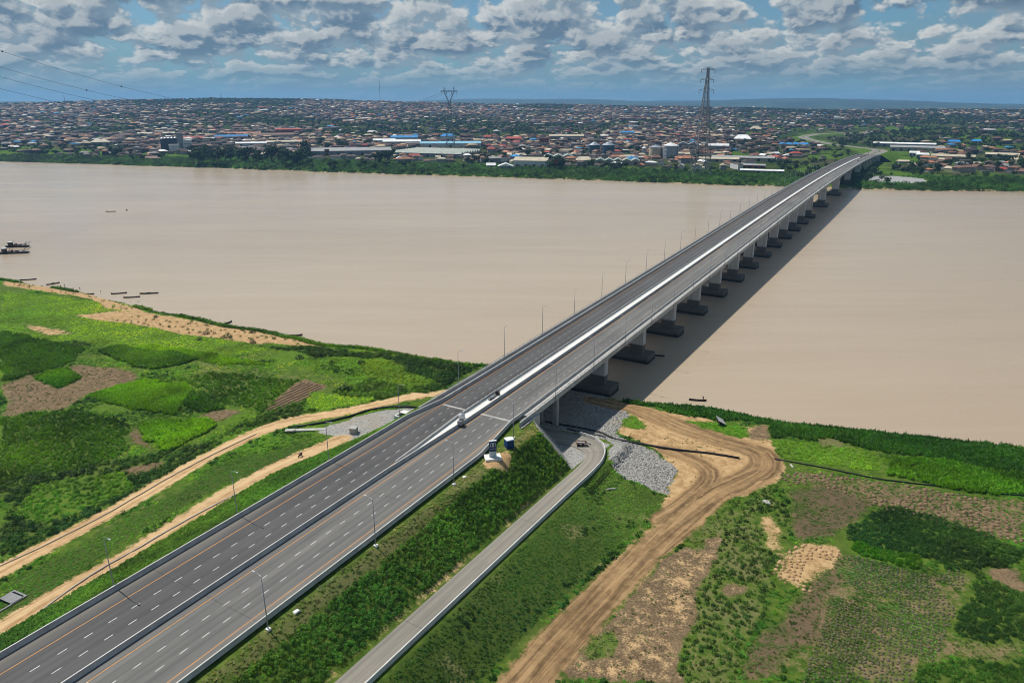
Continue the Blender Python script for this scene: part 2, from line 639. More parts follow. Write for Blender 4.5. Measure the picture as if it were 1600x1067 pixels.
def water_material():
    m, t, b = new_mat('muddy_water')
    g = nd(t, 'ShaderNodeNewGeometry').outputs['Position']
    n1 = noise(t, vscale(t, g, (0.0012, 0.0030, 1), (0, 0, R(20))), 1.0, 5, 0.55)
    n2 = noise(t, vscale(t, g, (0.006, 0.045, 1), (0, 0, R(12))), 1.0, 5, 0.65, 0.8)
    k = mth(t, 'ADD', mth(t, 'MULTIPLY', n1, 0.7), mth(t, 'MULTIPLY', n2, 0.3))
    c = mixc(t, sstep(t, k, 0.3, 0.7), (0.375, 0.293, 0.202), (0.455, 0.370, 0.268))
    # siltier brown to the right, plus lens falloff and dimmer sky reflection painted in
    tt = nd(t, 'ShaderNodeVectorMath', {0: g, 1: (Nn[0], Nn[1], 0.0)}, operation='DOT_PRODUCT').outputs['Value']
    silt = sstep(t, mth(t, 'ADD', tt, mth(t, 'MULTIPLY', n1, 160.0)), -60.0, 320.0)
    c = mixc(t, mth(t, 'MULTIPLY', silt, 0.75), c, (0.285, 0.203, 0.122))
    t.links.new(c, b.inputs['Base Color'])
    b.inputs['Roughness'].default_value = 0.16
    b.inputs['Specular IOR Level'].default_value = 0.5
    b.inputs['IOR'].default_value = 1.333
    w1 = noise(t, vscale(t, g, (0.35, 0.9, 1), (0, 0, R(10))), 1.0, 4, 0.6)
    w2 = noise(t, vscale(t, g, (0.03, 0.09, 1), (0, 0, R(15))), 1.0, 3, 0.6)
    bu = nd(t, 'ShaderNodeBump', {'Height': mth(t, 'ADD', mth(t, 'MULTIPLY', w1, 0.35), w2), 'Strength': 0.5, 'Distance': 0.6})
    t.links.new(bu.outputs[0], b.inputs['Normal'])
    rg = mth(t, 'ADD', 0.10, mth(t, 'MULTIPLY', noise(t, vscale(t, g, (0.004, 0.02, 1), (0, 0, R(14))), 1.0, 4, 0.6), 0.22))
    t.links.new(rg, b.inputs['Roughness'])


water_material()


def ground_material():
    """river bank: grass, sand, dug soil and gravel kept apart by surveyed masks"""
    m, t, b = new_mat('bank_ground')
    g = nd(t, 'ShaderNodeNewGeometry').outputs['Position']
    mA = nd(t, 'ShaderNodeAttribute', attribute_name='mA')
    mB = nd(t, 'ShaderNodeAttribute', attribute_name='mB')
    tk = nd(t, 'ShaderNodeAttribute', attribute_name='tk').outputs['Vector']
    A = nd(t, 'ShaderNodeSeparateColor', {0: mA.outputs['Color']}).outputs
    B = nd(t, 'ShaderNodeSeparateColor', {0: mB.outputs['Color']}).outputs
    n_big = noise(t, g, 0.05, 4, 0.6)
    n_mid = noise(t, g, 0.45, 5, 0.65)
    n_fin = noise(t, g, 2.2, 4, 0.65)
    jit = mth(t, 'MULTIPLY', mth(t, 'SUBTRACT', mth(t, 'ADD', mth(t, 'ADD', mth(t, 'MULTIPLY', n_mid, 0.5), mth(t, 'MULTIPLY', n_fin, 0.35)), mth(t, 'MULTIPLY', n_big, 0.25)), 0.55), 1.9)

    def cut(s):
        return sstep(t, mth(t, 'ADD', s, jit), 0.36, 0.64)
    gr = mixc(t, sstep(t, n_mid, 0.32, 0.68), (0.034, 0.074, 0.008), (0.100, 0.155, 0.018))
    gr = mixc(t, mth(t, 'MULTIPLY', sstep(t, n_big, 0.4, 0.7), 0.6), gr, (0.085, 0.115, 0.022))
    gr = mixc(t, mth(t, 'MULTIPLY', sstep(t, n_fin, 0.52, 0.75), 0.35), gr, (0.11, 0.13, 0.03))
    gr = mixc(t, mth(t, 'MULTIPLY', B[1], 0.8), gr, mixc(t, n_fin, (0.022, 0.045, 0.008), (0.060, 0.088, 0.018)))
    gr = mixc(t, mth(t, 'MULTIPLY', mA.outputs['Alpha'], 0.75), gr, (0.088, 0.185, 0.011))
    dry = mixc(t, n_fin, (0.085, 0.10, 0.028), (0.19, 0.175, 0.070))
    gr = mixc(t, cut(B[0]), gr, dry)
    soil = mixc(t, sstep(t, mth(t, 'ADD', mth(t, 'MULTIPLY', n_fin, 0.6), mth(t, 'MULTIPLY', n_mid, 0.4)), 0.35, 0.65), (0.095, 0.066, 0.038), (0.235, 0.163, 0.090))
    soil = mixc(t, B[1], soil, (0.052, 0.040, 0.027))
    c = mixc(t, cut(A[1]), gr, soil)
    sand = mixc(t, sstep(t, n_mid, 0.3, 0.7), (0.30, 0.180, 0.080), (0.50, 0.335, 0.165))
    sand = mixc(t, mth(t, 'MULTIPLY', sstep(t, n_fin, 0.5, 0.72), 0.4), sand, (0.62, 0.47, 0.28))
    c = mixc(t, cut(A[0]), c, sand)
    gv = nd(t, 'ShaderNodeTexVoronoi', {'Vector': g, 'Scale': 3.2}).outputs['Color']
    gvv = nd(t, 'ShaderNodeSeparateColor', {0: gv}).outputs[0]
    grav = mixc(t, gvv, (0.17, 0.165, 0.15), (0.38, 0.37, 0.34))
    grav = mixc(t, mth(t, 'MULTIPLY', sstep(t, n_big, 0.45, 0.65), 0.5), grav, (0.30, 0.25, 0.17))
    c = mixc(t, cut(A[2]), c, grav)
    # wheel ruts along the tracks
    tks = nd(t, 'ShaderNodeSeparateXYZ', {0: tk}).outputs
    rv = nd(t, 'ShaderNodeCombineXYZ', {0: mth(t, 'MULTIPLY', tks[0], 0.035), 1: mth(t, 'MULTIPLY', tks[1], 0.62), 2: 0.0}).outputs[0]
    rut0 = noise(t, rv, 1.0, 5, 0.62, 0.6)
    rut = mth(t, 'ADD', mth(t, 'MULTIPLY', rut0, 0.72), mth(t, 'MULTIPLY', n_mid, 0.28))
    trk = mixc(t, sstep(t, rut, 0.36, 0.64), (0.120, 0.074, 0.036), (0.37, 0.238, 0.115))
    trk = mixc(t, B[2], trk, mixc(t, sstep(t, rut, 0.33, 0.6), (0.33, 0.19, 0.085), (0.58, 0.40, 0.215)))
    c = mixc(t, cut(tks[2]), c, trk)
    t.links.new(c, b.inputs['Base Color'])
    b.inputs['Roughness'].default_value = 0.95
    b.inputs['Specular IOR Level'].default_value = 0.1
    h = mth(t, 'ADD', mth(t, 'MULTIPLY', n_fin, 0.5), mth(t, 'MULTIPLY', mth(t, 'MULTIPLY', rut0, tks[2]), 1.9))
    bu = nd(t, 'ShaderNodeBump', {'Height': h, 'Strength': 0.6, 'Distance': 0.45})
    t.links.new(bu.outputs[0], b.inputs['Normal'])


ground_material()


def far_material():
    m, t, b = new_mat('far_ground')
    g = nd(t, 'ShaderNodeNewGeometry').outputs['Position']
    n1 = noise(t, g, 0.004, 6, 0.65)
    n2 = noise(t, g, 0.03, 5, 0.6)
    c = mixc(t, sstep(t, n2, 0.35, 0.65), (0.020, 0.040, 0.012), (0.055, 0.075, 0.022))
    c = mixc(t, mth(t, 'MULTIPLY', sstep(t, n1, 0.5, 0.62), 0.6), c, (0.10, 0.075, 0.05))
    at_ = nd(t, 'ShaderNodeAttribute', attribute_name='mA')
    A = nd(t, 'ShaderNodeSeparateColor', {0: at_.outputs['Color']}).outputs
    jit = mth(t, 'SUBTRACT', n2, 0.5)
    lush = mixc(t, n2, (0.035, 0.085, 0.012), (0.10, 0.165, 0.022))
    c = mixc(t, sstep(t, mth(t, 'ADD', A[0], jit), 0.4, 0.6), c, lush)
    c = mixc(t, sstep(t, mth(t, 'ADD', A[1], jit), 0.4, 0.6), c, (0.36, 0.27, 0.17))
    c = mixc(t, sstep(t, mth(t, 'ADD', A[2], jit), 0.4, 0.6), c, (0.30, 0.30, 0.29))
    t.links.new(c, b.inputs['Base Color'])
    b.inputs['Roughness'].default_value = 1.0
    b.inputs['Specular IOR Level'].default_value = 0.0


far_material()
simple('far_hill', (0.030, 0.052, 0.030), 1.0, 0.6, 0.002)


def leaf_material(name, instancer, spec=0.2):
    m, t, b = new_mat(name)
    a = nd(t, 'ShaderNodeAttribute', attribute_name='tint')
    a.attribute_type = 'INSTANCER' if instancer else 'GEOMETRY'
    g = nd(t, 'ShaderNodeNewGeometry')
    rnd = g.outputs['Random Per Island']
    c = mixc(t, rnd, (0.62, 0.66, 0.62), (1.3, 1.3, 1.3))
    c = mixc(t, 1.0, a.outputs['Color'], c, 'MULTIPLY')
    t.links.new(c, b.inputs['Base Color'])
    b.inputs['Roughness'].default_value = 0.6
    b.inputs['Specular IOR Level'].default_value = spec
    tr = nd(t, 'ShaderNodeBsdfTranslucent', {'Color': mixc(t, 1.0, c, (1.1, 1.25, 0.5), 'MULTIPLY')})
    mx = nd(t, 'ShaderNodeMixShader', {0: 0.38, 1: b.outputs[0], 2: tr.outputs[0]})
    t.links.new(mx.outputs[0], t.nodes['Material Output'].inputs[0])


leaf_material('leaf', True)


def plain_leaf(name, col):
    m, t, b = new_mat(name)
    rnd = nd(t, 'ShaderNodeNewGeometry').outputs['Random Per Island']
    oi = nd(t, 'ShaderNodeObjectInfo').outputs['Random']
    k = mth(t, 'ADD', mth(t, 'MULTIPLY', rnd, 0.7), mth(t, 'MULTIPLY', oi, 0.3))
    c = mixc(t, k, [x * 0.5 for x in col], [x * 1.5 for x in col])
    t.links.new(c, b.inputs['Base Color'])
    b.inputs['Roughness'].default_value = 0.7
    b.inputs['Specular IOR Level'].default_value = 0.1


plain_leaf('crown_dark', (0.022, 0.042, 0.012))
plain_leaf('crown_mid', (0.035, 0.070, 0.014))
plain_leaf('crown_red', (0.13, 0.045, 0.02))


def tint_material(name, rough=0.75, instancer=True):
    m, t, b = new_mat(name)
    a = nd(t, 'ShaderNodeAttribute', attribute_name='tint')
    a.attribute_type = 'INSTANCER' if instancer else 'GEOMETRY'
    g = nd(t, 'ShaderNodeNewGeometry').outputs['Position']
    n = noise(t, g, 0.25 if not instancer else 1.5, 4)
    c = mixc(t, 1.0, a.outputs['Color'], mixc(t, n, (0.65, 0.65, 0.65), (1.3, 1.3, 1.3)), 'MULTIPLY')
    t.links.new(c, b.inputs['Base Color'])
    b.inputs['Roughness'].default_value = rough


tint_material('stone', 0.9)
tint_material('town', 0.8, False)

# ---------------------------------------------------------------- near bank: heights
_sh_t = np.array([-900, -520, -393, -316, -242, -170, -119, -60, -43, 0, 30, 51, 76, 94, 114, 133, 151, 300, 600])
_sh_s = np.array([170, 206, 218, 226, 223, 228, 230, 239, 242, 236, 240, 245, 246, 252, 258, 262, 266, 290, 330])


def shore(t):
    return np.interp(t, _sh_t, _sh_s) + (fbm(t, 0, 22, 3, 5) - 0.5) * 7


def z_access(s):
    return np.interp(s, [-60, 20, 73, 180, 200], [15.6, 12.6, 10, 5.0, 4.6])


def end_plane(s, t):
    """paved slope closing the embankment at the bridge"""
    z = 14.6 - 0.9 * (s - 177) - 0.95 * np.maximum(0, t - 17)
    z = np.where(t < 17, np.where(s < 176, 99, 13.6 - (s - 176) * 0.88), z)
    return np.where(s < 150, 99, z)


def ground_z(s, t):
    s, t = np.broadcast_arrays(np.asarray(s, float), np.asarray(t, float))
    base = 2.9 + (fbm(s, t, 40, 3, 2) - 0.5) * 1.0 + (fbm(s, t, 6, 2, 9) - 0.5) * 0.35
    sh = shore(t)
    bank = np.clip((sh - s) * 0.30, -3.0, 3.0)
    base = np.minimum(base, bank + 0.15)
    road = zr(s) - 0.12
    # right flank
    v1 = np.interp(s, [115, 138, 170, 180], [18.6, 22.4, 22.4, 20])
    za = z_access(s)
    toe = np.interp(s, [-60, 73, 91, 112, 137, 168, 200], [52, 50, 52, 54, 57, 61, 62])
    r1 = road - 0.25 - (road - 0.25 - za) * np.clip((t - v1) / (31.8 - v1), 0, 1)
    r2 = za - (za - 2.9) * np.clip((t - 39.4) / (toe - 39.4), 0, 1)
    right = np.where(t < 31.8, r1, r2)
    # left flank
    tl = -np.interp(s, [-60, 50, 125, 150, 165, 200], [36, 39.5, 43, 37, 33, 30])
    l1 = road - 0.25 - (road - 5.25) * np.clip((-18.4 - t) / (-18.4 - tl), 0, 1)
    l2 = 5.0 - 2.0 * np.clip((tl - 7 - t) / 26, 0, 1)
    left = np.where(t > tl, l1, l2)
    emb = np.where(t > 0, right, left)
    end = end_plane(s, t)
    loop = np.where((s < 200) & (t < 41) & (t > -60), 4.75 - np.clip((s - 195) * 0.35, 0, 3), -9)
    emb = np.minimum(emb, np.maximum(end, loop))
    rough = (fbm(s, t, 2.6, 2, 4) - 0.5) * 0.22
    z = np.maximum(base, emb + np.where(np.abs(t) > 17, rough, 0))
    z = np.where(np.abs(t) < 17.2, np.minimum(z, np.where(s < 176, road - 0.35, z)), z)
    # bed of the service road
    acc = (t > 31.2) & (t < 39.6) & (s < 180)
    return np.where(acc, za - 0.12, z)


# ---------------------------------------------------------------- near bank: surveyed patches
def in_poly(x, y, P):
    r = np.zeros(x.shape, bool)
    P = np.asarray(P, float)
    x0, y0, x1, y1 = P[:, 0].min(), P[:, 1].min(), P[:, 0].max(), P[:, 1].max()
    bb = (x >= x0) & (x <= x1) & (y >= y0) & (y <= y1)
    if not bb.any():
        return r
    xs, ys = x[bb], y[bb]
    q = np.zeros(xs.shape, bool)
    j = len(P) - 1
    for i in range(len(P)):
        xi, yi, xj, yj = P[i, 0], P[i, 1], P[j, 0], P[j, 1]
        if yi != yj:
            q ^= ((yi > ys) != (yj > ys)) & (xs < (xj - xi) * (ys - yi) / (yj - yi) + xi)
        j = i
    r[bb] = q
    return r


DK, MID, BR, YG, OL, DRY = (0.021, 0.060, 0.008), (0.037, 0.096, 0.009), (0.078, 0.175, 0.008), (0.080, 0.150, 0.010), (0.052, 0.070, 0.016), (0.090, 0.092, 0.032)
# (polygon in the photograph, z, surface masks, planting = (kind, per m2, size lo, hi, colour, colour spread))
# masks: sand soil gravel lush dry dark ; planting kinds: g grass, b bush, c crop
PATCH = [
    # --- left fields
    ([(0, 455), (60, 460), (160, 475), (260, 505), (420, 545), (330, 560), (160, 540), (0, 520)], 3, dict(lush=.7), ('g', .5, .5, 1.0, YG, .3)),
    ([(0, 436), (70, 443), (150, 458), (215, 480), (245, 492), (330, 506), (455, 522), (520, 541), (470, 543), (380, 530), (300, 512), (220, 498), (140, 470), (60, 455), (0, 447)], 2.5, dict(sand=1), ('b', .012, .8, 1.6, MID, .3)),
    ([(115, 492), (175, 486), (260, 497), (330, 508), (420, 525), (455, 532), (400, 537), (310, 524), (220, 507), (150, 500)], 3, dict(sand=.8), ('b', .02, .8, 1.6, DK, .3)),
    ([(32, 506), (75, 509), (125, 520), (80, 524), (45, 516)], 3, dict(sand=.62), None),
    ([(0, 520), (40, 524), (130, 545), (118, 566), (60, 585), (0, 600)], 3, dict(dark=.2), ('c', .9, 1.0, 1.5, MID, .25)),
    ([(0, 602), (50, 585), (120, 572), (190, 572), (225, 582), (215, 595), (150, 612), (90, 640), (0, 655)], 3, dict(soil=.8, dry=.4), ('g', .2, .4, .7, OL, .3)),
    ([(50, 592), (75, 582), (105, 578), (138, 588), (115, 598), (88, 606)], 3, dict(), ('c', 1.5, 1.0, 1.4, BR, .25)),
    ([(156, 551), (180, 543), (235, 546), (312, 560), (285, 572), (240, 577), (195, 565)], 3, dict(), ('c', 1.6, 1.2, 1.7, MID, .25)),
    ([(200, 545), (240, 540), (330, 552), (420, 570), (330, 568), (285, 556)], 3, dict(lush=.8), ('c', 1.2, .8, 1.2, BR, .25)),
    ([(137, 619), (180, 603), (230, 592), (285, 600), (292, 620), (276, 646), (240, 640), (180, 628)], 3, dict(lush=.6), ('c', 1.8, 1.1, 1.5, BR, .2)),
    ([(285, 612), (330, 618), (354, 636), (320, 644), (290, 632)], 3, dict(), ('c', 1.6, 1.0, 1.4, MID, .25)),
    ([(212, 668), (255, 656), (310, 655), (335, 668), (300, 690), (268, 702), (235, 690)], 3, dict(lush=.5), ('c', 1.7, 1.0, 1.5, BR, .25)),
    ([(305, 655), (345, 636), (380, 640), (335, 664)], 3, dict(soil=.85), ('g', .25, .3, .6, OL, .4)),
    ([(200, 668), (215, 668), (240, 695), (270, 705), (255, 715), (215, 690)], 3, dict(soil=.8, dark=.4), ('g', .25, .3, .6, OL, .4)),
    ([(0, 655), (110, 640), (200, 665), (205, 700), (150, 730), (60, 750), (0, 752)], 3, dict(dark=.3), ('c', 1.0, .7, 1.1, MID, .35)),
    ([(225, 600), (330, 580), (420, 590), (480, 600), (410, 640), (360, 630), (290, 600)], 3, dict(dry=.35), ('c', .7, .7, 1.1, MID, .4)),
    ([(410, 640), (440, 618), (470, 596), (508, 603), (480, 622), (440, 645)], 3, dict(soil=1.0), None),
    ([(330, 690), (420, 640), (500, 615), (560, 600), (640, 590), (700, 600), (650, 620), (560, 628), (470, 645), (400, 668)], 3, dict(dark=.2), ('b', .55, .9, 1.7, MID, .35)),
    ([(560, 562), (640, 565), (700, 590), (640, 605), (580, 590)], 3, dict(lush=.9), ('b', .5, .7, 1.2, YG, .25)),
    ([(480, 610), (590, 625), (560, 632), (500, 640), (470, 640)], 3, dict(lush=1.), ('g', .5, .5, .9, BR, .25)),
    ([(420, 540), (520, 545), (640, 560), (755, 574), (700, 600), (600, 560), (500, 556)], 3, dict(), ('b', .55, 1.0, 2.0, DK, .3)),
    ([(0, 750), (120, 735), (260, 700), (330, 690), (300, 730), (200, 800), (90, 855), (0, 875)], 3, dict(), ('b', .45, .9, 1.7, DK, .4)),
    ([(60, 760), (190, 740), (210, 770), (80, 820), (0, 810)], 3, dict(lush=.4), ('b', .5, .7, 1.2, BR, .3)),
    ([(185, 735), (260, 720), (240, 735), (200, 745)], 3, dict(soil=.9), ('g', .25, .3, .6, OL, .4)),
    # --- between the left tracks
    ([(0, 912), (160, 835), (330, 735), (480, 690), (500, 680), (470, 712), (280, 800), (110, 905), (0, 968)], 4, dict(dark=.85), ('g', 1.3, .3, .55, MID, .3)),
    # --- left: service gravel by the abutment
    ([(500, 672), (540, 658), (575, 646), (610, 640), (660, 640), (700, 645), (660, 655), (615, 672), (580, 692), (545, 690)], 4.6, dict(gravel=.9), None),
    # --- right of the highway
    ([(846, 640), (880, 626), (930, 622), (985, 636), (978, 655), (958, 672), (985, 685), (1020, 700), (1050, 728), (1048, 752), (1036, 768), (1005, 755), (960, 735), (945, 722), (958, 705), (945, 690), (900, 681), (858, 676), (838, 668)], 4, dict(gravel=1), None),
    ([(985, 632), (1040, 642), (1110, 655), (1140, 668), (1216, 660), (1212, 700), (1216, 745), (1190, 775), (1150, 772), (1090, 800), (1030, 800), (1012, 790), (1040, 768), (1052, 738), (1022, 700), (985, 684), (958, 672), (978, 655)], 3, dict(sand=.95), ('g', .05, .3, .6, OL, .3)),
    ([(1075, 658), (1110, 660), (1165, 668), (1170, 680), (1130, 682), (1080, 670)], 3, dict(lush=.9, sand=0), ('g', .8, .5, .9, BR, .3)),
    ([(968, 660), (985, 645), (1010, 665), (1005, 672), (975, 668)], 3, dict(lush=.7, sand=0), ('g', .7, .4, .8, YG, .3)),
    ([(1170, 668), (1216, 660), (1212, 690), (1175, 690)], 3, dict(sand=.3, soil=.8), None),
    ([(1005, 628), (1050, 636), (1100, 634), (1150, 640), (1212, 656), (1200, 664), (1120, 662), (1050, 648)], 2, dict(), ('c', 1.4, .9, 1.5, (.048, .118, .010), .3)),
    ([(1212, 660), (1300, 664), (1420, 680), (1600, 704), (1600, 742), (1480, 720), (1330, 700), (1240, 690), (1210, 690)], 2.5, dict(), ('c', 1.6, .9, 1.5, (.045, .112, .010), .3)),
    ([(1210, 690), (1270, 692), (1330, 702), (1390, 716), (1370, 735), (1260, 722), (1208, 716)], 3, dict(lush=.8, dry=.3), ('g', .8, .5, 1.0, YG, .35)),
    ([(1390, 712), (1480, 720), (1600, 742), (1600, 775), (1500, 766), (1380, 745)], 3, dict(lush=.4), ('c', 1.7, 1.0, 1.6, BR, .25)),
    ([(1280, 688), (1320, 692), (1325, 704), (1290, 700)], 3, dict(dry=.9), ('g', .4, .3, .6, DRY, .2)),
    ([(1390, 726), (1430, 728), (1435, 733), (1395, 732)], 3, dict(soil=.9), ('g', .25, .3, .6, OL, .4)),
    ([(1216, 738), (1300, 740), (1380, 752), (1500, 772), (1600, 782), (1600, 850), (1540, 838), (1470, 820), (1390, 800), (1280, 758), (1230, 758)], 3, dict(soil=.62, dry=.3), ('g', .55, .35, .7, MID, .4)),
    ([(1235, 765), (1280, 758), (1380, 795), (1340, 815), (1300, 842), (1240, 845), (1225, 800)], 3, dict(soil=.62, dark=.5, dry=.3), ('g', .5, .3, .6, OL, .4)),
    ([(1325, 822), (1400, 795), (1470, 815), (1600, 858), (1600, 880), (1510, 892), (1400, 860), (1318, 846)], 3, dict(), ('b', 1.25, .8, 1.2, (.030, .074, .010), .3)),
    ([(1322, 862), (1335, 848), (1428, 868), (1420, 888), (1370, 882)], 3, dict(lush=1), ('c', 2.0, .6, .9, BR, .2)),
    ([(1318, 868), (1420, 886), (1510, 893), (1495, 950), (1470, 1010), (1440, 1067), (1250, 1067), (1285, 985), (1300, 920)], 3, dict(soil=.48, dry=.45), 'rows'),
    ([(1210, 868), (1255, 848), (1312, 860), (1308, 895), (1265, 926), (1208, 906)], 3, dict(soil=.4, sand=.7), None),
    ([(1255, 905), (1310, 880), (1300, 930), (1285, 985), (1240, 1067), (1160, 1067), (1190, 1000), (1230, 940)], 3, dict(soil=.6, dark=.4, dry=.3), ('g', .6, .3, .7, OL, .4)),
    ([(1150, 778), (1215, 755), (1235, 830), (1212, 850), (1200, 910), (1190, 985), (1150, 1067), (1070, 1067), (1085, 960), (1120, 860)], 3, dict(lush=.15, dry=.5), ('b', .5, .45, 1.1, (.055, .105, .014), .6)),
    ([(1195, 800), (1216, 795), (1222, 830), (1205, 870), (1190, 850)], 3, dict(sand=.62), None),
    ([(1135, 905), (1170, 910), (1160, 935), (1125, 930)], 3, dict(sand=.3, soil=.7), None),
    ([(1512, 918), (1560, 905), (1600, 915), (1600, 1000), (1540, 1005), (1480, 985)], 3, dict(), ('b', 1.2, .7, 1.1, (.030, .074, .010), .3)),
    ([(1520, 882), (1600, 885), (1600, 925), (1540, 905)], 3, dict(soil=.8), None),
    ([(1480, 990), (1600, 1005), (1600, 1030), (1460, 1022)], 3, dict(dry=.5, soil=.4), ('g', .6, .3, .6, OL, .3)),
    ([(1440, 1025), (1600, 1032), (1600, 1067), (1420, 1067)], 3, dict(), ('b', 1.4, .6, 1.0, MID, .3)),
    # dry worked ground beside the dirt road
    ([(880, 1067), (930, 990), (1000, 910), (1060, 850), (1120, 800), (1150, 785), (1120, 860), (1085, 960), (1070, 1067)], 3, dict(soil=.95, sand=.42, dry=.3), ('g', .14, .3, .6, DRY, .4)),
    ([(1060, 840), (1140, 790), (1150, 800), (1110, 840), (1080, 860)], 3, dict(dry=.5, lush=.3), ('g', .9, .3, .6, OL, .4)),
    ([(920, 1010), (960, 985), (985, 1000), (960, 1035), (925, 1040)], 3, dict(dry=.4, lush=.2), ('g', .9, .3, .6, OL, .4)),
]
# cleared tracks: centre line in the photograph, z, width, surface
TRACKS = [
    ([(800, 1090), (855, 1025), (925, 950), (1000, 872), (1070, 808), (1120, 768), (1165, 748), (1195, 728), (1188, 706), (1140, 690), (1080, 672), (1030, 652), (985, 635), (930, 625)], 3, 9.5),
    ([(1030, 812), (1080, 776), (1110, 745), (1095, 722), (1040, 700)], 3, 6.0),
    ([(1195, 740), (1160, 765), (1110, 772)], 3, 5.0),
    ([(-60, 1018), (0, 984), (100, 925), (200, 868), (290, 812), (380, 757), (440, 726), (490, 704), (535, 685)], 5, 6.0),
    ([(-60, 925), (0, 893), (80, 850), (160, 808), (250, 757), (330, 710), (400, 675), (460, 655), (530, 645), (600, 632), (660, 620), (700, 612)], 3.5, 7.0),
]
for i, pch in enumerate(PATCH):
    PATCH[i] = (np.array([st_at(x, y, pch[1]) for x, y in pch[0]]), pch[2], pch[3])


def resample(P, step):
    P = np.asarray(P, float)
    # Catmull-Rom
    Q = np.vstack([2 * P[0] - P[1], P, 2 * P[-1] - P[-2]])
    out = []
    for i in range(1, len(Q) - 2):
        L = np.linalg.norm(Q[i + 1] - Q[i])
        for u in np.linspace(0, 1, max(2, int(L / step)), endpoint=False):
            out.append(0.5 * (2 * Q[i] + (Q[i + 1] - Q[i - 1]) * u + (2 * Q[i - 1] - 5 * Q[i] + 4 * Q[i + 1] - Q[i + 2]) * u ** 2 + (3 * Q[i] - Q[i - 1] - 3 * Q[i + 1] + Q[i + 2]) * u ** 3))
    out.append(Q[-2])
    return np.array(out)


TRK = []
for pts, z, wd in TRACKS:
    TRK.append((resample([st_at(x, y, z) for x, y in pts], 4.0), wd))


def track_coord(s, t):
    """arc length, offset and closeness (1 on the track) of the nearest cleared track"""
    u = np.zeros(s.shape)
    v = np.zeros(s.shape)
    k = np.zeros(s.shape)
    for P, wd in TRK:
        arc = np.concatenate([[0], np.cumsum(np.linalg.norm(np.diff(P, axis=0), axis=1))])
        lo, hi = P.min(0) - wd, P.max(0) + wd
        bb = (s > lo[0]) & (s < hi[0]) & (t > lo[1]) & (t < hi[1])
        if not bb.any():
            continue
        ss, tt = s[bb], t[bb]
        bd = np.full(ss.shape, 1e9)
        bu = np.zeros(ss.shape)
        bv = np.zeros(ss.shape)
        for i in range(len(P) - 1):
            d = P[i + 1] - P[i]
            L = np.linalg.norm(d) + 1e-9
            d = d / L
            a = np.clip((ss - P[i, 0]) * d[0] + (tt - P[i, 1]) * d[1], 0, L)
            ex, ey = ss - P[i, 0] - d[0] * a, tt - P[i, 1] - d[1] * a
            dist = np.hypot(ex, ey)
            sd = np.sign(-ex * d[1] + ey * d[0]) * dist
            m = dist < bd
            bd = np.where(m, dist, bd)
            bu = np.where(m, arc[i] + a, bu)
            bv = np.where(m, sd, bv)
        kk = np.clip(1.0 - (bd - wd / 2) / 2.4, 0, 2) / 2
        better = kk > k[bb]
        for arr, val in ((u, bu), (v, bv), (k, kk)):
            z_ = arr[bb]
            z_[better] = val[better]
            arr[bb] = z_
    return u, v, np.clip(k * 1.0, 0, 1)


CH = ('sand', 'soil', 'gravel', 'lush', 'dry', 'dark')


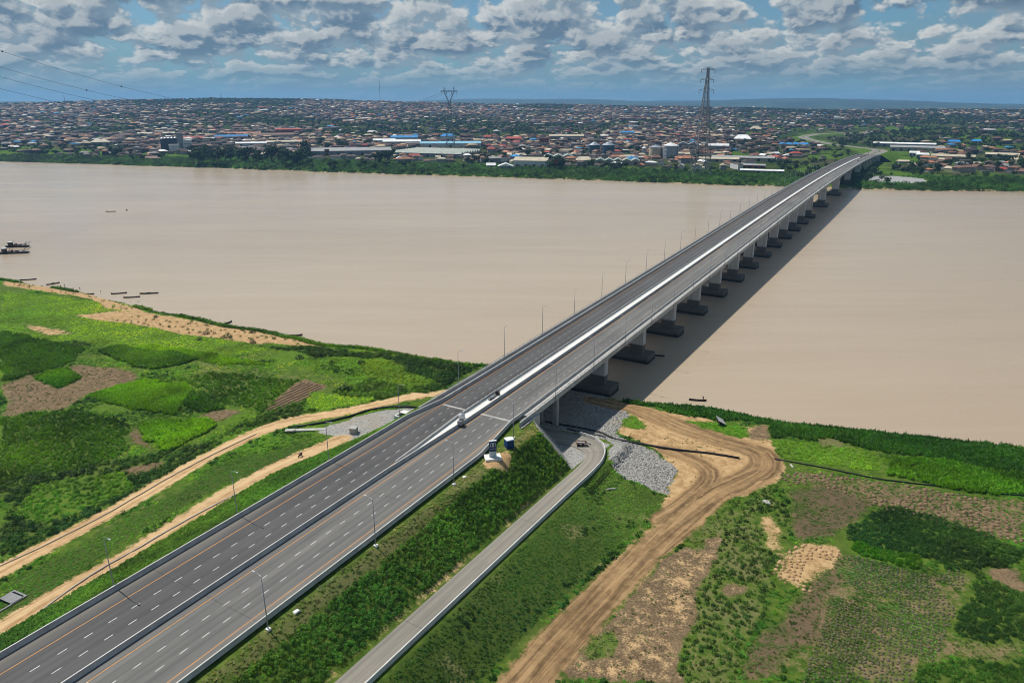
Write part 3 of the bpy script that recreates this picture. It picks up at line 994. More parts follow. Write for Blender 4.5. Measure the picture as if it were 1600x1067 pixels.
def classify(s, t):
    """surface masks and the index of the planting patch at every point"""
    ws = s + (fbm(s, t, 5, 3, 21) - 0.5) * 3.0 + (fbm(s, t, 16, 2, 71) - 0.5) * 6.0
    wt_ = t + (fbm(s, t, 5, 3, 27) - 0.5) * 3.0 + (fbm(s, t, 16, 2, 77) - 0.5) * 6.0
    ch = {c: np.zeros(s.shape) for c in CH}
    n1 = fbm(s, t, 30, 3, 40)
    left = t < -45
    ch['dry'] = np.where(left, np.clip((n1 - 0.55) * 3, 0, .5), 0)
    ch['lush'] = np.where(left, np.clip((0.62 - n1) * 3, 0, .9), 0)
    ch['sand'] = np.where(s > shore(t) - 4.5, 0.55, 0)
    ch['dry'] = np.where(t > 45, .30 + (n1 - .5) * 1.2, ch['dry'])
    pid = np.full(s.shape, -1)
    for i, (poly, m, pl) in enumerate(PATCH):
        q = in_poly(ws, wt_, poly)
        if q.any():
            for c in CH:
                ch[c][q] = m.get(c, 0.0)
            pid[q] = i
    # verges and flanks of the embankment
    emb = (t > 17) & (t < 31.5) & (s < 186)
    v1 = np.interp(s, [120, 145, 172, 182], [22.5, 23.5, 23.5, 21])
    for c in CH:
        ch[c][emb] = 0
    ch['dry'][emb & (t < v1)] = 0.55
    pid[emb] = -2
    pid[emb & (t < v1 - 1)] = -3
    za_ = z_access(s)
    side_ = zr(s) - .4 - (zr(s) - .4 - za_) * np.clip((t - v1 + 1) / (32.8 - v1), 0, 1)
    pave = (t > 17) & (t < 33) & (s > 150) & (s < 192) & (end_plane(s, t) < side_ + .15)
    for c in CH:
        ch[c][pave] = 0
    ch['gravel'][pave] = 1.0
    pid[pave] = -9
    e2 = (t > 39.6) & (t < np.interp(s, [-60, 73, 91, 112, 137, 168, 178], [52, 50, 52, 54, 57, 61, 61]) - 0.5) & (s < 180 + (t - 40) * -0.35)
    for c in CH:
        ch[c][e2] = 0
    ch['dry'][e2] = np.clip((fbm(s, t, 9, 2, 51)[e2] - 0.5) * 2.5, 0, .6)
    ch['dark'][e2] = 0.85
    pid[e2] = -4
    e3 = (t < -17) & (t > -np.interp(s, [-60, 50, 125, 150, 165, 200], [35.5, 39, 42.5, 36.5, 32.5, 29.5])) & (s < 188)
    for c in CH:
        ch[c][e3] = 0
    ch['lush'][e3] = 0.75
    pid[e3] = -5
    under = (np.abs(t) < 17) & (s > 172)
    for c in CH:
        ch[c][under] = 0
    ch['gravel'][under] = 1
    pid[under] = -9
    pit = np.hypot((s - 147.5) / 5.0, (t - 20.8) / 3.2) < 1 + (fbm(s, t, 3, 2, 3) - .5) * .5
    ch['sand'][pit] = 1.0
    ch['dry'][pit] = 0
    pid[pit] = -9
    edge_s = (t > 30.9) & (t < 32.9) & (s < 182)
    ch['sand'][edge_s] = 0.62
    loopa = (t > 8) & (t < 36) & (s > 180) & (s < 193.5) & (pid != -9)
    ch['sand'][loopa] = .35
    ch['gravel'][loopa] = .8
    pid[loopa] = -9
    u, v, k = track_coord(s, t)
    return ch, pid, (u, v, k)


s_ax = np.concatenate([np.arange(-120, 20, 6.0), np.arange(20, 300, 1.1)])
t_ax = np.concatenate([np.arange(-900, -420, 12.0), np.arange(-420, -130, 1.6), np.arange(-130, 160, 1.0), np.arange(160, 600, 10.0)])
SS, TT = np.meshgrid(s_ax, t_ax, indexing='ij')
ZZ = ground_z(SS, TT)
chn, _, (tu, tv, tkk) = classify(SS, TT)
ZZ = ZZ - np.clip(tkk - 0.5, 0, .5) * 0.25
_kb = np.array([1, 2, 3, 2, 1.0])
_kb /= _kb.sum()


def blur(a):
    for ax in (0, 1):
        p = np.pad(a, [(2, 2) if i == ax else (0, 0) for i in (0, 1)], mode='edge')
        a = sum(w * np.take(p, np.arange(i, i + a.shape[ax]), axis=ax) for i, w in enumerate(_kb))
    return a


for c_ in ('sand', 'soil', 'lush', 'dry', 'dark'):
    chn[c_] = blur(chn[c_])
mA = np.stack([chn['sand'], chn['soil'], chn['gravel'], chn['lush']], -1)
mB = np.stack([chn['dry'], chn['dark'], np.where(TT < 0, 1.0, 0.0), np.ones_like(SS)], -1)
tkv = np.stack([tu, tv, tkk], -1)
bank = sheet('ground', Wa(SS, TT, ZZ), 'bank_ground', attrs={'mA': mA, 'mB': mB, 'tk': tkv})
tag(bank, 'near river bank of fields, sand and dirt tracks', None, None, 'structure')

# ---------------------------------------------------------------- river
rs = np.array([150.0, 400, 800, 1500])
rt = np.linspace(-9000, 9000, 41)
a_, b_ = np.meshgrid(rs, rt, indexing='ij')
riv = sheet('river', Wa(a_, b_, 0 * a_), 'muddy_water', smooth=False)
tag(riv, 'wide muddy brown river', None, None, 'structure')

# ---------------------------------------------------------------- far bank and the rising town
_fb_t = np.array([-6000, -3000, -1418, -987, -631, -336, -86, 72, 212, 700, 3000, 6000])
_fb_s = np.array([300, 420, 706, 801, 879, 952, 1004, 1046, 1104, 1250, 1700, 2000])


def fshore(t):
    return np.interp(t, _fb_t, _fb_s) + (fbm(t, 3, 60, 3, 14) - 0.5) * 16


_rx = np.array([-900, -300, 0, 150, 350, 500, 650, 850, 1100, 1250, 1450, 1600, 2600])
_rz = np.array([84, 84, 86, 94, 119, 108, 93, 79, 64, 53, 62, 62, 58])
_bd = np.array([0, 1150, 1500, 2000, 2500, 3000, 3500, 4000, 4500, 5200, 6500, 9000])
_bz = np.array([3.6, 3.6, 5.5, 15, 31, 49, 67, 84, 100, 92, 55, 30]) / 100.0


def far_z(x, y):
    d = np.hypot(x, y)
    px = 800 + F_PX * np.tan(np.clip(np.arctan2(x, y), -1.2, 1.2))
    k = np.interp(d, _bd, _bz)
    rz = np.interp(px, _rx, _rz)
    f = np.clip((d - 1300) / 1500, 0, 1)
    z = k * (100 * (1 - f) + rz * f)
    z = z + (fbm(x, y, 420, 3, 31) - 0.5) * 16 * np.clip((d - 1700) / 1500, 0, 1)
    s, t = to_st(x, y)
    w_ = np.clip((np.abs(t - tc(s)) - 50) / 130, 0, 1)
    z = np.where((s > 1450) & (s < 2950), np.minimum(z, (zr(s) - 1.2) * (1 - w_) + z * w_), z)
    return np.minimum(z, np.clip((s - fshore(t)) * 0.22 - 0.6, -3, 500))


dd = np.concatenate([np.arange(780, 1300, 7.0), np.geomspace(1300, 9500, 130)])
aa = np.linspace(R(-58), R(58), 330)
DD, AA = np.meshgrid(dd, aa, indexing='ij')
FX, FY = DD * np.sin(AA), DD * np.cos(AA)
FZ = far_z(FX, FY)
fs_, ft_ = to_st(FX, FY)
off = fs_ - fshore(ft_)
FPX = 800 + F_PX * np.tan(np.clip(AA, -1.0, 1.0))
lush = np.where((off > 0) & (off < 190), 0.8, 0)
lush = np.where((FPX > 1120) & (DD < 2900) & (DD > 1050), 0.42 + (fbm(FX, FY, 130, 3, 3) - .5) * 1.2, lush)
sandm = np.where((off < 10) & (off > -30), 0.6, 0)
grav = np.where((np.hypot((fs_ - 1150) / 50, (ft_ - 62) / 42) < 1), 1.0, 0)
FZ = FZ - 0.0
fb = sheet('far_bank', np.stack([FX, FY, FZ], -1), 'far_ground', attrs={'mA': np.stack([lush, sandm, grav, np.ones_like(lush)], -1)})
tag(fb, 'far bank rising to the ridge under the town', None, None, 'structure')

# distant plateau beyond the ridge
hd = np.concatenate([[8200, 9000], np.geomspace(10000, 15000, 12)])
ha = np.linspace(R(-60), R(60), 220)
HD, HA = np.meshgrid(hd, ha, indexing='ij')
hpx = 800 + F_PX * np.tan(np.clip(HA, -1.0, 1.0))
prof = np.interp(hpx, [-800, 0, 60, 200, 500, 650, 730, 800, 900, 1000, 1080, 1150, 1250, 1320, 1420, 1520, 2500], [60, 85, 95, 50, 50, 80, 122, 132, 118, 92, 98, 122, 128, 112, 84, 50, 45])
HZ = np.interp(HD, [8200, 9000, 10000, 12500, 15000], [-20, 5, 55, 100, 100]) / 100 * prof + (fbm(HD * np.sin(HA), HD * np.cos(HA), 1100, 3, 6) - .5) * 48
hl = sheet('hills', np.stack([HD * np.sin(HA), HD * np.cos(HA), HZ], -1), 'far_hill')
tag(hl, 'low blue plateau on the horizon', None, None, 'structure')

# ================================================================ highway and bridge
BR0, BR1 = 175.0, 1450.0


def lin(*pairs):
    xs = [p[0] for p in pairs]
    ys = [p[1] for p in pairs]
    return lambda s: np.interp(s, xs, ys)


L_BAR = lin((-300, -16.7), (156, -16.7), (172, -14.3))
L_EDGE = lin((-300, -12.5), (140, -12.5), (175, -13.3))
L_D1 = lin((-300, -8.8), (130, -8.8), (175, -10.0))
L_D2 = lin((-300, -5.1), (130, -5.1), (175, -6.7))
L_IN = lin((-300, -1.55), (128, -1.55), (165, -3.75))
L_MED = lin((-300, -0.75), (126, -0.75), (164, -3.1))
R_MED = lin((-300, -0.35), (126, -0.35), (164, 0.75))
R_IN = lin((-300, 1.95), (3000, 1.95))
R_D1 = lin((-300, 5.8), (3000, 5.8))
R_D2 = lin((-300, 9.7), (140, 9.7), (170, 9.6))
R_EDGE = lin((-300, 13.7), (140, 13.7), (170, 12.3))
R_BAR = lin((-300, 16.2), (146, 16.2), (168, 13.0))


def strip(name, tl, tr, s0, s1, dz, mat, parent=None, step=6.0, nt=2, kind=None):
    s = np.arange(s0, s1 + step * 0.5, step)
    s[-1] = s1
    f = np.linspace(0, 1, nt)
    a, b = tl(s), tr(s)
    T = a[:, None] * (1 - f) + b[:, None] * f
    S = np.repeat(s[:, None], nt, 1)
    P = Wa(S, T + tc(S), zr(S) + dz)
    o = sheet(name, P, mat, parent, attrs={'st': np.stack([S, T, 0 * S], -1)}, smooth=False)
    if kind:
        o['kind'] = kind
    return o


def k_(v):
    return lambda s: np.full(np.shape(s), float(v))


def off(fn, d):
    return lambda s: fn(s) + d


NJ = [(-.32, 0), (-.30, .12), (-.14, .38), (-.11, 1.05), (.11, 1.05), (.14, .38), (.30, .12), (.32, 0)]


def sweep(name, fn, s0, s1, prof, mat, parent=None, step=6.0, dz=0.0, zfn=None):
    s = np.arange(s0, s1 + step * 0.5, step)
    s[-1] = s1
    mb = MB()
    V = []
    for q in s:
        t0, z0 = float(fn(q) + tc(q)), float((zfn or zr)(q)) + dz
        pr = prof(q) if callable(prof) else prof
        V += [W(q, t0 + a, z0 + b) for a, b in pr]
    n = len(V) // len(s)
    F = []
    for i in range(len(s) - 1):
        for j in range(n):
            k = (j + 1) % n
            F.append((i * n + j, i * n + k, (i + 1) * n + k, (i + 1) * n + j))
    F.append(tuple(range(n)))
    F.append(tuple(reversed(range((len(s) - 1) * n, len(s) * n))))
    mb.add(V, F)
    return mb.build(name, mat, parent)


# approach road on the embankment
road = strip('road', off(L_BAR, 0.0), off(L_MED, -.1), -120, BR0, 0.0, 'asphalt_dark', nt=3)
tag(road, 'dark left carriageway of the approach road', None, None, 'structure')
road_r = strip('road', off(R_MED, .1), off(R_BAR, 0.0), -120, BR0, 0.0, 'asphalt_worn', nt=3)
tag(road_r, 'paler dusty right carriageway of the approach road', None, None, 'structure')

bridge = empty('bridge', W(BR0, 0, 0), 0, 'long concrete highway bridge crossing the brown river on grey piers', 'bridge')
bridge.location = (0, 0, 0)
strip('carriageway', off(L_BAR, 0.0), off(L_MED, -.1), BR0, BR1, 0.0, 'asphalt_dark', bridge, nt=3)
strip('carriageway', off(R_MED, .1), off(R_BAR, 0.0), BR0, BR1, 0.0, 'asphalt_worn', bridge, nt=3)
far_l = strip('road', k_(-14), k_(-1.2), BR1, 2900, 0.0, 'asphalt_service', nt=2, step=12)
tag(far_l, 'far continuation of the left carriageway curving into the town', None, None, 'structure')
far_r = strip('road', k_(1.2), k_(14), BR1, 2900, 0.0, 'asphalt_service', nt=2, step=12)
tag(far_r, 'far continuation of the right carriageway curving into the town', None, None, 'structure')

# painted edge lines
for fn, par, nm in ((L_EDGE, road, 'edge_line'), (L_IN, road, 'edge_line'), (R_IN, road_r, 'edge_line'), (R_EDGE, road_r, 'edge_line')):
    strip(nm, off(fn, -.075), off(fn, .075), -120, BR0, 0.006, 'line_orange', par)
    strip(nm, off(fn, -.075), off(fn, .075), BR0, BR1, 0.006, 'line_orange', bridge)
strip('edge_line', off(L_IN, .22), off(L_IN, .34), -120, 126, 0.006, 'line_orange', road)

# lane dashes: the largest in view are pieces of their own, the rest one part
dm = MB().add([(-.82, -.065, 0), (.82, -.065, 0), (.82, .065, 0), (-.82, .065, 0)], [(0, 1, 2, 3)]).mesh('lane_dash', 'line_white')
PER = 4.63
n_single = 0
rest = MB()
far_d = MB()
for i in range(int((1000 - 20) / PER)):
    for fn, par in ((L_D1, road), (L_D2, road), (R_D1, road_r), (R_D2, road_r)):
        s = 20 + i * PER + (0 if fn in (L_D1, R_D1) else 1.6)
        t = float(fn(s))
        z = float(zr(s)) + 0.006
        if n_single < 300 and s > 32:
            n_single += 1
            o = bpy.data.objects.new('lane_dash', dm)
            o.location = W(s, t, z)
            g = math.atan(float(zr(s + 2) - zr(s - 2)) / 4)
            h = ROT_ST - math.atan(float(fn(s + 2) - fn(s - 2)) / 4)
            o.rotation_euler = (0, -g, h)
            link(o, par if s < BR0 else bridge)
        elif s > BR0:
            z2 = float(zr(s + 1.64)) + 0.006
            rest.add([W(s, t - .085, z), W(s + 1.64, t - .085, z2), W(s + 1.64, t + .085, z2), W(s, t + .085, z)], [(3, 2, 1, 0)])
rest.build('lane_dash', 'line_white', bridge)['kind'] = 'stuff'

# median fill, joints and walkways
strip('median_slab', off(L_MED, .1), off(R_MED, -.1), 127, BR0, 0.28, 'concrete_white', road_r, step=3)
strip('median_slab', off(L_MED, .1), off(R_MED, -.1), BR0, 1330, 0.30, 'concrete_white', bridge)
for tl, tr, par in ((off(L_EDGE, .3), off(L_MED, -.4), road), (off(R_MED, .4), off(R_EDGE, 0.5), road_r)):
    strip('expansion_joint', tl, tr, 169.2, 170.0, 0.009, 'concrete', par, step=.4)
strip('walkway', k_(-16.7), off(L_BAR, -.25), BR0, BR1, 0.14, 'concrete', bridge)
strip('walkway', off(R_BAR, .25), k_(16.0), BR0, BR1, 0.14, 'concrete', bridge)

# barriers on the approach
for fn, s1, lb in ((L_BAR, BR0, 'grey concrete safety barrier along the left edge of the approach road'),
                   (R_BAR, BR0, 'grey concrete safety barrier along the right edge of the approach road'),
                   (R_MED, BR0, 'dark-faced concrete median barrier between the two approach carriageways')):
    o = sweep('concrete_barrier', fn, -120, s1, NJ, 'barrier_paint', step=3.0)
    sweep('painted_top', fn, -120, s1, [(-.115, 1.04), (-.115, 1.075), (.115, 1.075), (.115, 1.04)], 'painted_concrete', o, step=3.0)  # paler strip: the sun's highlight along the top put into the colour
    tag(o, lb, 'barrier')
TOP = [(-.115, 1.04), (-.115, 1.075), (.115, 1.075), (.115, 1.04)]
o = sweep('concrete_barrier', L_MED, 131, BR0, NJ, 'barrier_paint', step=3.0)
sweep('painted_top', L_MED, 131, BR0, TOP, 'painted_concrete', o, step=3.0)  # same pale strip for the sunlit top edge
tag(o, 'short concrete barrier branching off where the median widens before the bridge', 'barrier')
for fn, nm in ((L_BAR, 'barrier'), (R_BAR, 'barrier'), (R_MED, 'median_barrier'), (L_MED, 'median_barrier')):
    sweep(nm, fn, BR0, BR1 if 'med' not in nm else 1330, NJ, 'barrier_paint', bridge)
PAR = [(-.16, -.75), (-.16, 1.15), (.16, 1.15), (.16, -.75)]
sweep('parapet', k_(-16.85), 162, BR1, PAR, 'barrier_paint', bridge)
sweep('parapet', k_(16.2), 168, BR1, PAR, 'barrier_paint', bridge)
# dark steel railing beside the median
mb = MB()
for i in range(int((1000 - 168) / 2.6)):
    s = 168 + i * 2.6
    mb.box(W(s, float(L_MED(s)) - .02, float(zr(s)) + 1.35), (.16, .16, .62), ROT_ST)
mb.build('railing_post', 'dark_steel', bridge)['kind'] = 'stuff'
sweep('handrail', off(L_MED, -.02), 168, 1000, [(-.07, 1.6), (-.07, 1.74), (.07, 1.74), (.07, 1.6)], 'dark_steel', bridge)
sweep('handrail', k_(-16.85), 168, 1000, [(-.06, 1.55), (-.06, 1.66), (.06, 1.66), (.06, 1.55)], 'galvanised', bridge)
sweep('handrail', k_(16.2), 172, 1000, [(-.06, 1.55), (-.06, 1.66), (.06, 1.66), (.06, 1.55)], 'galvanised', bridge)
mb = MB()
for side in (-16.85, 16.2):
    for i in range(int((700 - 172) / 3.0)):
        s = 172 + i * 3.0
        mb.box(W(s, side, float(zr(s)) + 1.35), (.1, .1, .45), ROT_ST)
mb.build('rail_post', 'galvanised', bridge)['kind'] = 'stuff'

# girders
PIERS = [200 + 42.5 * i for i in range(14)]
MAIN = [841, 955, 1078, 1206]
LAND = [1290, 1335, 1380, 1420]


def depth(s):
    d = 2.5
    if s > 752:
        m = min(abs(s - p) for p in MAIN)
        d = 2.9 + 4.2 * max(0, 1 - m / 48) ** 1.6
    if s > 1270:
        d = 2.6
    return d


def girder(sgn):
    def p(s):
        h = depth(s)
        pts = [(0.2, -.12), (16.3, -.12), (16.3, -.75), (13.9, -1.05), (12.9, -h), (4.6, -h), (3.6, -1.05), (0.2, -.6)]
        if sgn < 0:
            pts = [(-a, b) for a, b in pts]
            pts = [(min(a, -3.0) if a > -3.3 else a - .6, b) for a, b in pts]
            pts.reverse()
        return pts
    return p


for sgn in (1, -1):
    sweep('deck_girder', k_(0), BR0, BR1, girder(sgn), 'concrete', bridge, step=10.0)


def pier(s, main=False, land=False):
    p = bpy.data.objects.new('pier', None)
    link(p, bridge)
    soff = float(zr(s)) - depth(s)
    tq = float(tc(s))
    p.location = W(s, tq, 0)
    p.rotation_euler = (0, 0, ROT_ST)
    hs = 3.2 if not main else 5.5
    top = 3.3 if not land else 1.0
    for t0 in ((9.7, -10.3) if not land else (6.2, 12.2, -6.8, -12.8)):
        w = (6.4 if not main else 7.5) if not land else 2.0
        hs = (3.2 if not main else 5.5) if not land else 1.6
        mb = MB()
        # local frame: x along s, y to the left (= -t)
        zs = [top - .3, soff - 1.6, soff + .05]
        sc = [(hs / 2, w / 2), (hs / 2, w / 2), (hs / 2 * .95, w / 2 + .6)]
        V = []
        for z, (a, b) in zip(zs, sc):
            ch = .35
            V += [(a - ch, -t0 - b, z), (a, -t0 - b + ch, z), (a, -t0 + b - ch, z), (a - ch, -t0 + b, z), (-a + ch, -t0 + b, z), (-a, -t0 + b - ch, z), (-a, -t0 - b + ch, z), (-a + ch, -t0 - b, z)]
        F = []
        for k in range(2):
            for j in range(8):
                F.append((k * 8 + j, k * 8 + (j + 1) % 8, k * 8 + 8 + (j + 1) % 8, k * 8 + 8 + j))
        F.append(tuple(range(16, 24)))
        mb.add(V, F)
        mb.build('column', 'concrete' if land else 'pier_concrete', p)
    if not land:
        a, b0, b1, ch = (4.8 if not main else 8.0), -16.6, 17.0, .45
        mb = MB()
        ring = [(a, b0 + ch), (a, b1 - ch), (a - ch, b1), (-a + ch, b1), (-a, b1 - ch), (-a, b0 + ch), (-a + ch, b0), (a - ch, b0)]
        V = [(x, y, -2.5) for x, y in ring] + [(x, y, 3.15) for x, y in ring] + [(x * .98, y * .99, 3.3) for x, y in ring]
        F = [(j, (j + 1) % 8, 8 + (j + 1) % 8, 8 + j) for j in range(8)] + [(8 + j, 8 + (j + 1) % 8, 16 + (j + 1) % 8, 16 + j) for j in range(8)] + [tuple(range(16, 24))]
        mb.add(V, F)
        mb.build('pile_cap', 'pier_concrete', p)


for i, s in enumerate(PIERS):
    pier(s, land=(i == 0))
for s in MAIN:
    pier(s, main=True)
for s in LAND:
    pier(s, land=True)

# near abutment with wing walls
mb = MB()
zt = float(zr(BR0)) - .1
for a, b in ((-17.4, -2.9), (.1, 17.0)):
    mb.box(W(177.2, (a + b) / 2, zt - 3.0), (4.2, b - a, 6.0 - .6), ROT_ST)
mb.box(W(172, 17.15, zt - 1.6), (9.5, .45, 3.2), ROT_ST)
mb.box(W(172, -17.45, zt - 1.6), (9.5, .45, 3.2), ROT_ST)
mb.build('abutment', 'concrete', bridge)
mb = MB()
zt = float(zr(BR1))
mb.box(W(BR1 + 3, float(tc(BR1)), zt - 5.5), (10, 33.5, 10.4), ROT_ST)
mb.build('abutment', 'concrete', bridge)

# far embankment carrying the road into the town
s = np.arange(BR1 + 2, 2900, 12.0)
fr = []
for q in s:
    zt = float(zr(q)) - .15
    row = []
    for t, z in ((-1, None), (-16.5, zt), (-14.3, zt), (14.3, zt), (16.5, zt), (1, None)):
        if z is None:
            tt = t * (17 + 2.2 * 10)
            row.append(W(q, float(tc(q)) + tt, 0))
        else:
            row.append(W(q, float(tc(q)) + t, z))
    for j in (0, 5):
        gz = float(far_z(np.array(row[j][0]), np.array(row[j][1]))) - .8
        row[j] = (row[j][0], row[j][1], gz)
    fr.append(row)
eb = sheet('embankment', np.array(fr), 'far_ground', attrs={'mA': np.tile(np.array([.62, 0, 0, 1.0]), (len(s), 6, 1))}, smooth=False)
tag(eb, 'grassy embankment of the road on the far bank', None, None, 'structure')

# ---------------------------------------------------------------- service road on the right with its loop
acc_pts = [(-120, 35.4), (0, 35.4), (80, 35.4), (150, 35.5), (174, 35.6), (182.5, 34.4), (187.6, 31), (189.4, 26), (189, 19), (188.5, 8), (188.5, -20)]
AC = resample(acc_pts, 2.0)
tan = np.gradient(AC, axis=0)
tan /= np.linalg.norm(tan, axis=1)[:, None]
nrm = np.stack([-tan[:, 1], tan[:, 0]], 1)        # towards +t on the straight
zac = np.where(AC[:, 0] < 180, z_access(AC[:, 0]), 5.0) + 0.03
zac = np.minimum(zac, np.where(AC[:, 1] < 34, 5.0, 99))
rows = []
hw = np.interp(AC[:, 1], [20, 30, 35], [4.2, 4.2, 2.55])
for d in (-1, 0, 1):
    q = AC + nrm * (d * hw)[:, None]
    rows.append(Wa(q[:, 0], q[:, 1], zac))
arc = np.concatenate([[0], np.cumsum(np.linalg.norm(np.diff(AC, axis=0), axis=1))])
stA = np.stack([np.stack([arc, np.full_like(arc, d), 0 * arc], -1) for d in (-2.9, 0, 2.9)], 1)
ar = sheet('service_road', np.stack(rows, 1), 'asphalt_service', attrs={'st': stA}, smooth=False)
tag(ar, 'narrow grey service road running beside the embankment and looping under the bridge', None, None, 'structure')
keep = (AC[:, 1] > 23.5)
q = (AC + nrm * (hw + .35)[:, None])[keep]
zz = zac[keep]
mb = MB()
V, F = [], []
prof = [(-.25, -.6), (-.22, .2), (-.13, .95), (.13, .95), (.22, .2), (.25, -.6)]
for (a, b), nn, z in zip(q, nrm[keep], zz):
    V += [W(a + nn[0] * d, b + nn[1] * d, z + h) for d, h in prof]
n = len(prof)
for i in range(len(q) - 1):
    for j in range(n):
        k = (j + 1) % n
        F.append((i * n + j, i * n + k, (i + 1) * n + k, (i + 1) * n + j))
F += [tuple(range(n)), tuple(reversed(range((len(q) - 1) * n, len(q) * n)))]
mb.add(V, F)
o = mb.build('concrete_barrier', 'painted_concrete')
tag(o, 'pale concrete barrier along the service road, curling round its loop', 'barrier')

# kerbs and drains beside the left tracks
def kerb(pts, z, w, h, label, mat='concrete', cat='kerb'):
    P = resample([st_at(x, y, z) for x, y in pts], 4.0)
    T_ = np.gradient(P, axis=0)
    T_ /= np.linalg.norm(T_, axis=1)[:, None]
    Nr = np.stack([-T_[:, 1], T_[:, 0]], 1)
    gz = ground_z(P[:, 0], P[:, 1])
    V, F = [], []
    for p, nn, g in zip(P, Nr, gz):
        for d, hh in ((-w / 2, -.5), (-w / 2, h), (w / 2, h), (w / 2, -.5)):
            V.append(W(p[0] + nn[0] * d, p[1] + nn[1] * d, g + hh))
    for i in range(len(P) - 1):
        for j in range(4):
            k = (j + 1) % 4
            F.append((i * 4 + j, i * 4 + k, i * 4 + 4 + k, i * 4 + 4 + j))
    F += [(0, 1, 2, 3), tuple(reversed(range(len(V) - 4, len(V))))]
    o = MB().add(V, F).build('kerb', mat)
    return tag(o, label, cat)


kerb([(0, 884), (90, 842), (180, 795), (270, 742), (350, 700), (400, 676)], 3.5, .22, .12, 'low weathered kerb edging the outer dirt track on the left', 'wall_cream')
kerb([(60, 955), (140, 898), (220, 852), (300, 806), (370, 770)], 5.2, .22, .15, 'low concrete kerb between the inner dirt track and the grass slope')

# ---------------------------------------------------------------- street lamps
mbp = MB().lathe((0, 0, 0), [(.24, 0), (.24, .12), (.13, .14), (.12, 1.2), (.065, 11.4)], 8)
pole_m = mbp.mesh('pole', 'galvanised', True)
arm_m = MB().tube([(0, 0, 11.3), (.12, 0, 11.75), (.5, 0, 12.0), (1.7, 0, 12.12)], [.06, .055, .05, .045], 6).mesh('arm', 'galvanised', True)
mb = MB()
mb.box((2.0, 0, 12.12), (.8, .28, .11), 0, 0, .75)
head_m = mb.mesh('lamp_head', 'lamp_white')
base_m = MB().box((0, 0, .1), (.8, .8, .5)).mesh('footing', 'concrete_white')


def lamp(s, t, z, rz, label, group, foot):
    e = empty('street_lamp', W(s, t, z), rz, label, 'street lamp', group)
    for nm, me in (('pole', pole_m), ('arm', arm_m), ('lamp_head', head_m)) + ((('footing', base_m),) if foot else ()):
        link(bpy.data.objects.new(nm, me), e)
    return e


H_R = ROT_ST - math.pi / 2            # +x towards +t
ord_ = ['nearest', 'second', 'third', 'fourth', 'fifth']
ORD = [f'{k}{"th" if 10 <= k % 100 <= 20 else {1: "st", 2: "nd", 3: "rd"}.get(k % 10, "th")}' for k in range(0, 400)]
for i in range(31):
    s = 63.0 + 30.3 * i
    if s < 168:
        lamp(s, -18.0, float(ground_z(s, -18.0)), H_R, f'street lamp on the grass verge left of the approach road, {ord_[i]} to the camera', 'street lamps along the left verge', True)
    else:
        lamp(s, -16.85, float(zr(s)) + 1.1, H_R, f'street lamp rising from the left bridge parapet, {ORD[i - 3]} from the near end', 'street lamps along the left bridge parapet', False)
for i in range(32):
    s = 40.0 + 30.2 * i
    if s < 168:
        lamp(s, 18.2, float(ground_z(s, 18.2)), H_R + math.pi, f'street lamp on the verge right of the approach road, {ord_[i]} to the camera', 'street lamps along the right verge', True)
    else:
        lamp(s, 16.55, float(zr(s)) - .2, H_R + math.pi, f'street lamp fixed to the right bridge parapet, {ORD[i - 4]} from the near end', 'street lamps along the right bridge parapet', False)

# two cars far away at the end of the bridge
def far_car(s, t, rz, paint, label):
    o = empty('car', W(s, float(tc(s)) + t, float(zr(s)) + .01), ROT_ST + rz, label, 'car', 'cars at the far end of the bridge')
    mb = MB()
    prof = [(-2.2, .35), (-2.2, .85), (-1.6, .95), (1.0, .98), (2.1, .78), (2.2, .4)]
    V = [(x, y, z) for y in (-.85, .85) for x, z in prof]
    F = [tuple(reversed(range(6))), tuple(range(6, 12))] + [(i, (i + 1) % 6, 6 + (i + 1) % 6, 6 + i) for i in range(6)]
    mb.add(V, F)
    mb.build('body', paint, o)
    mb = MB().box((-.35, 0, 1.25), (2.3, 1.5, .62), 0, 0, .72)
    mb.build('cabin', 'glass_dark', o)
    for x in (-1.35, 1.35):
        for y in (-.8, .8):
            w_ = MB().lathe((0, 0, -.1), [(.2, 0), (.33, .03), (.33, .17), (.2, .2)], 12).build('wheel', 'rubber_pipe', o, True)
            w_.location = (x, y, .33)
            w_.rotation_euler = (math.pi / 2, 0, 0)


far_car(1215, 8, 0, 'dark_steel', 'dark car on the right carriageway near the far end of the bridge')
far_car(1480, -7, math.pi, 'rust', 'reddish car on the far road just beyond the bridge')

# ================================================================ things on the near bank
def gz(s, t):
    return float(ground_z(np.array([s]), np.array([t]))[0])


def place_st(px, py, z):
    s, t = st_at(px, py, z)
    for _ in range(4):
        g = gz(s, t)
        s, t = st_at(px, py, g)
    return s, t, gz(s, t)


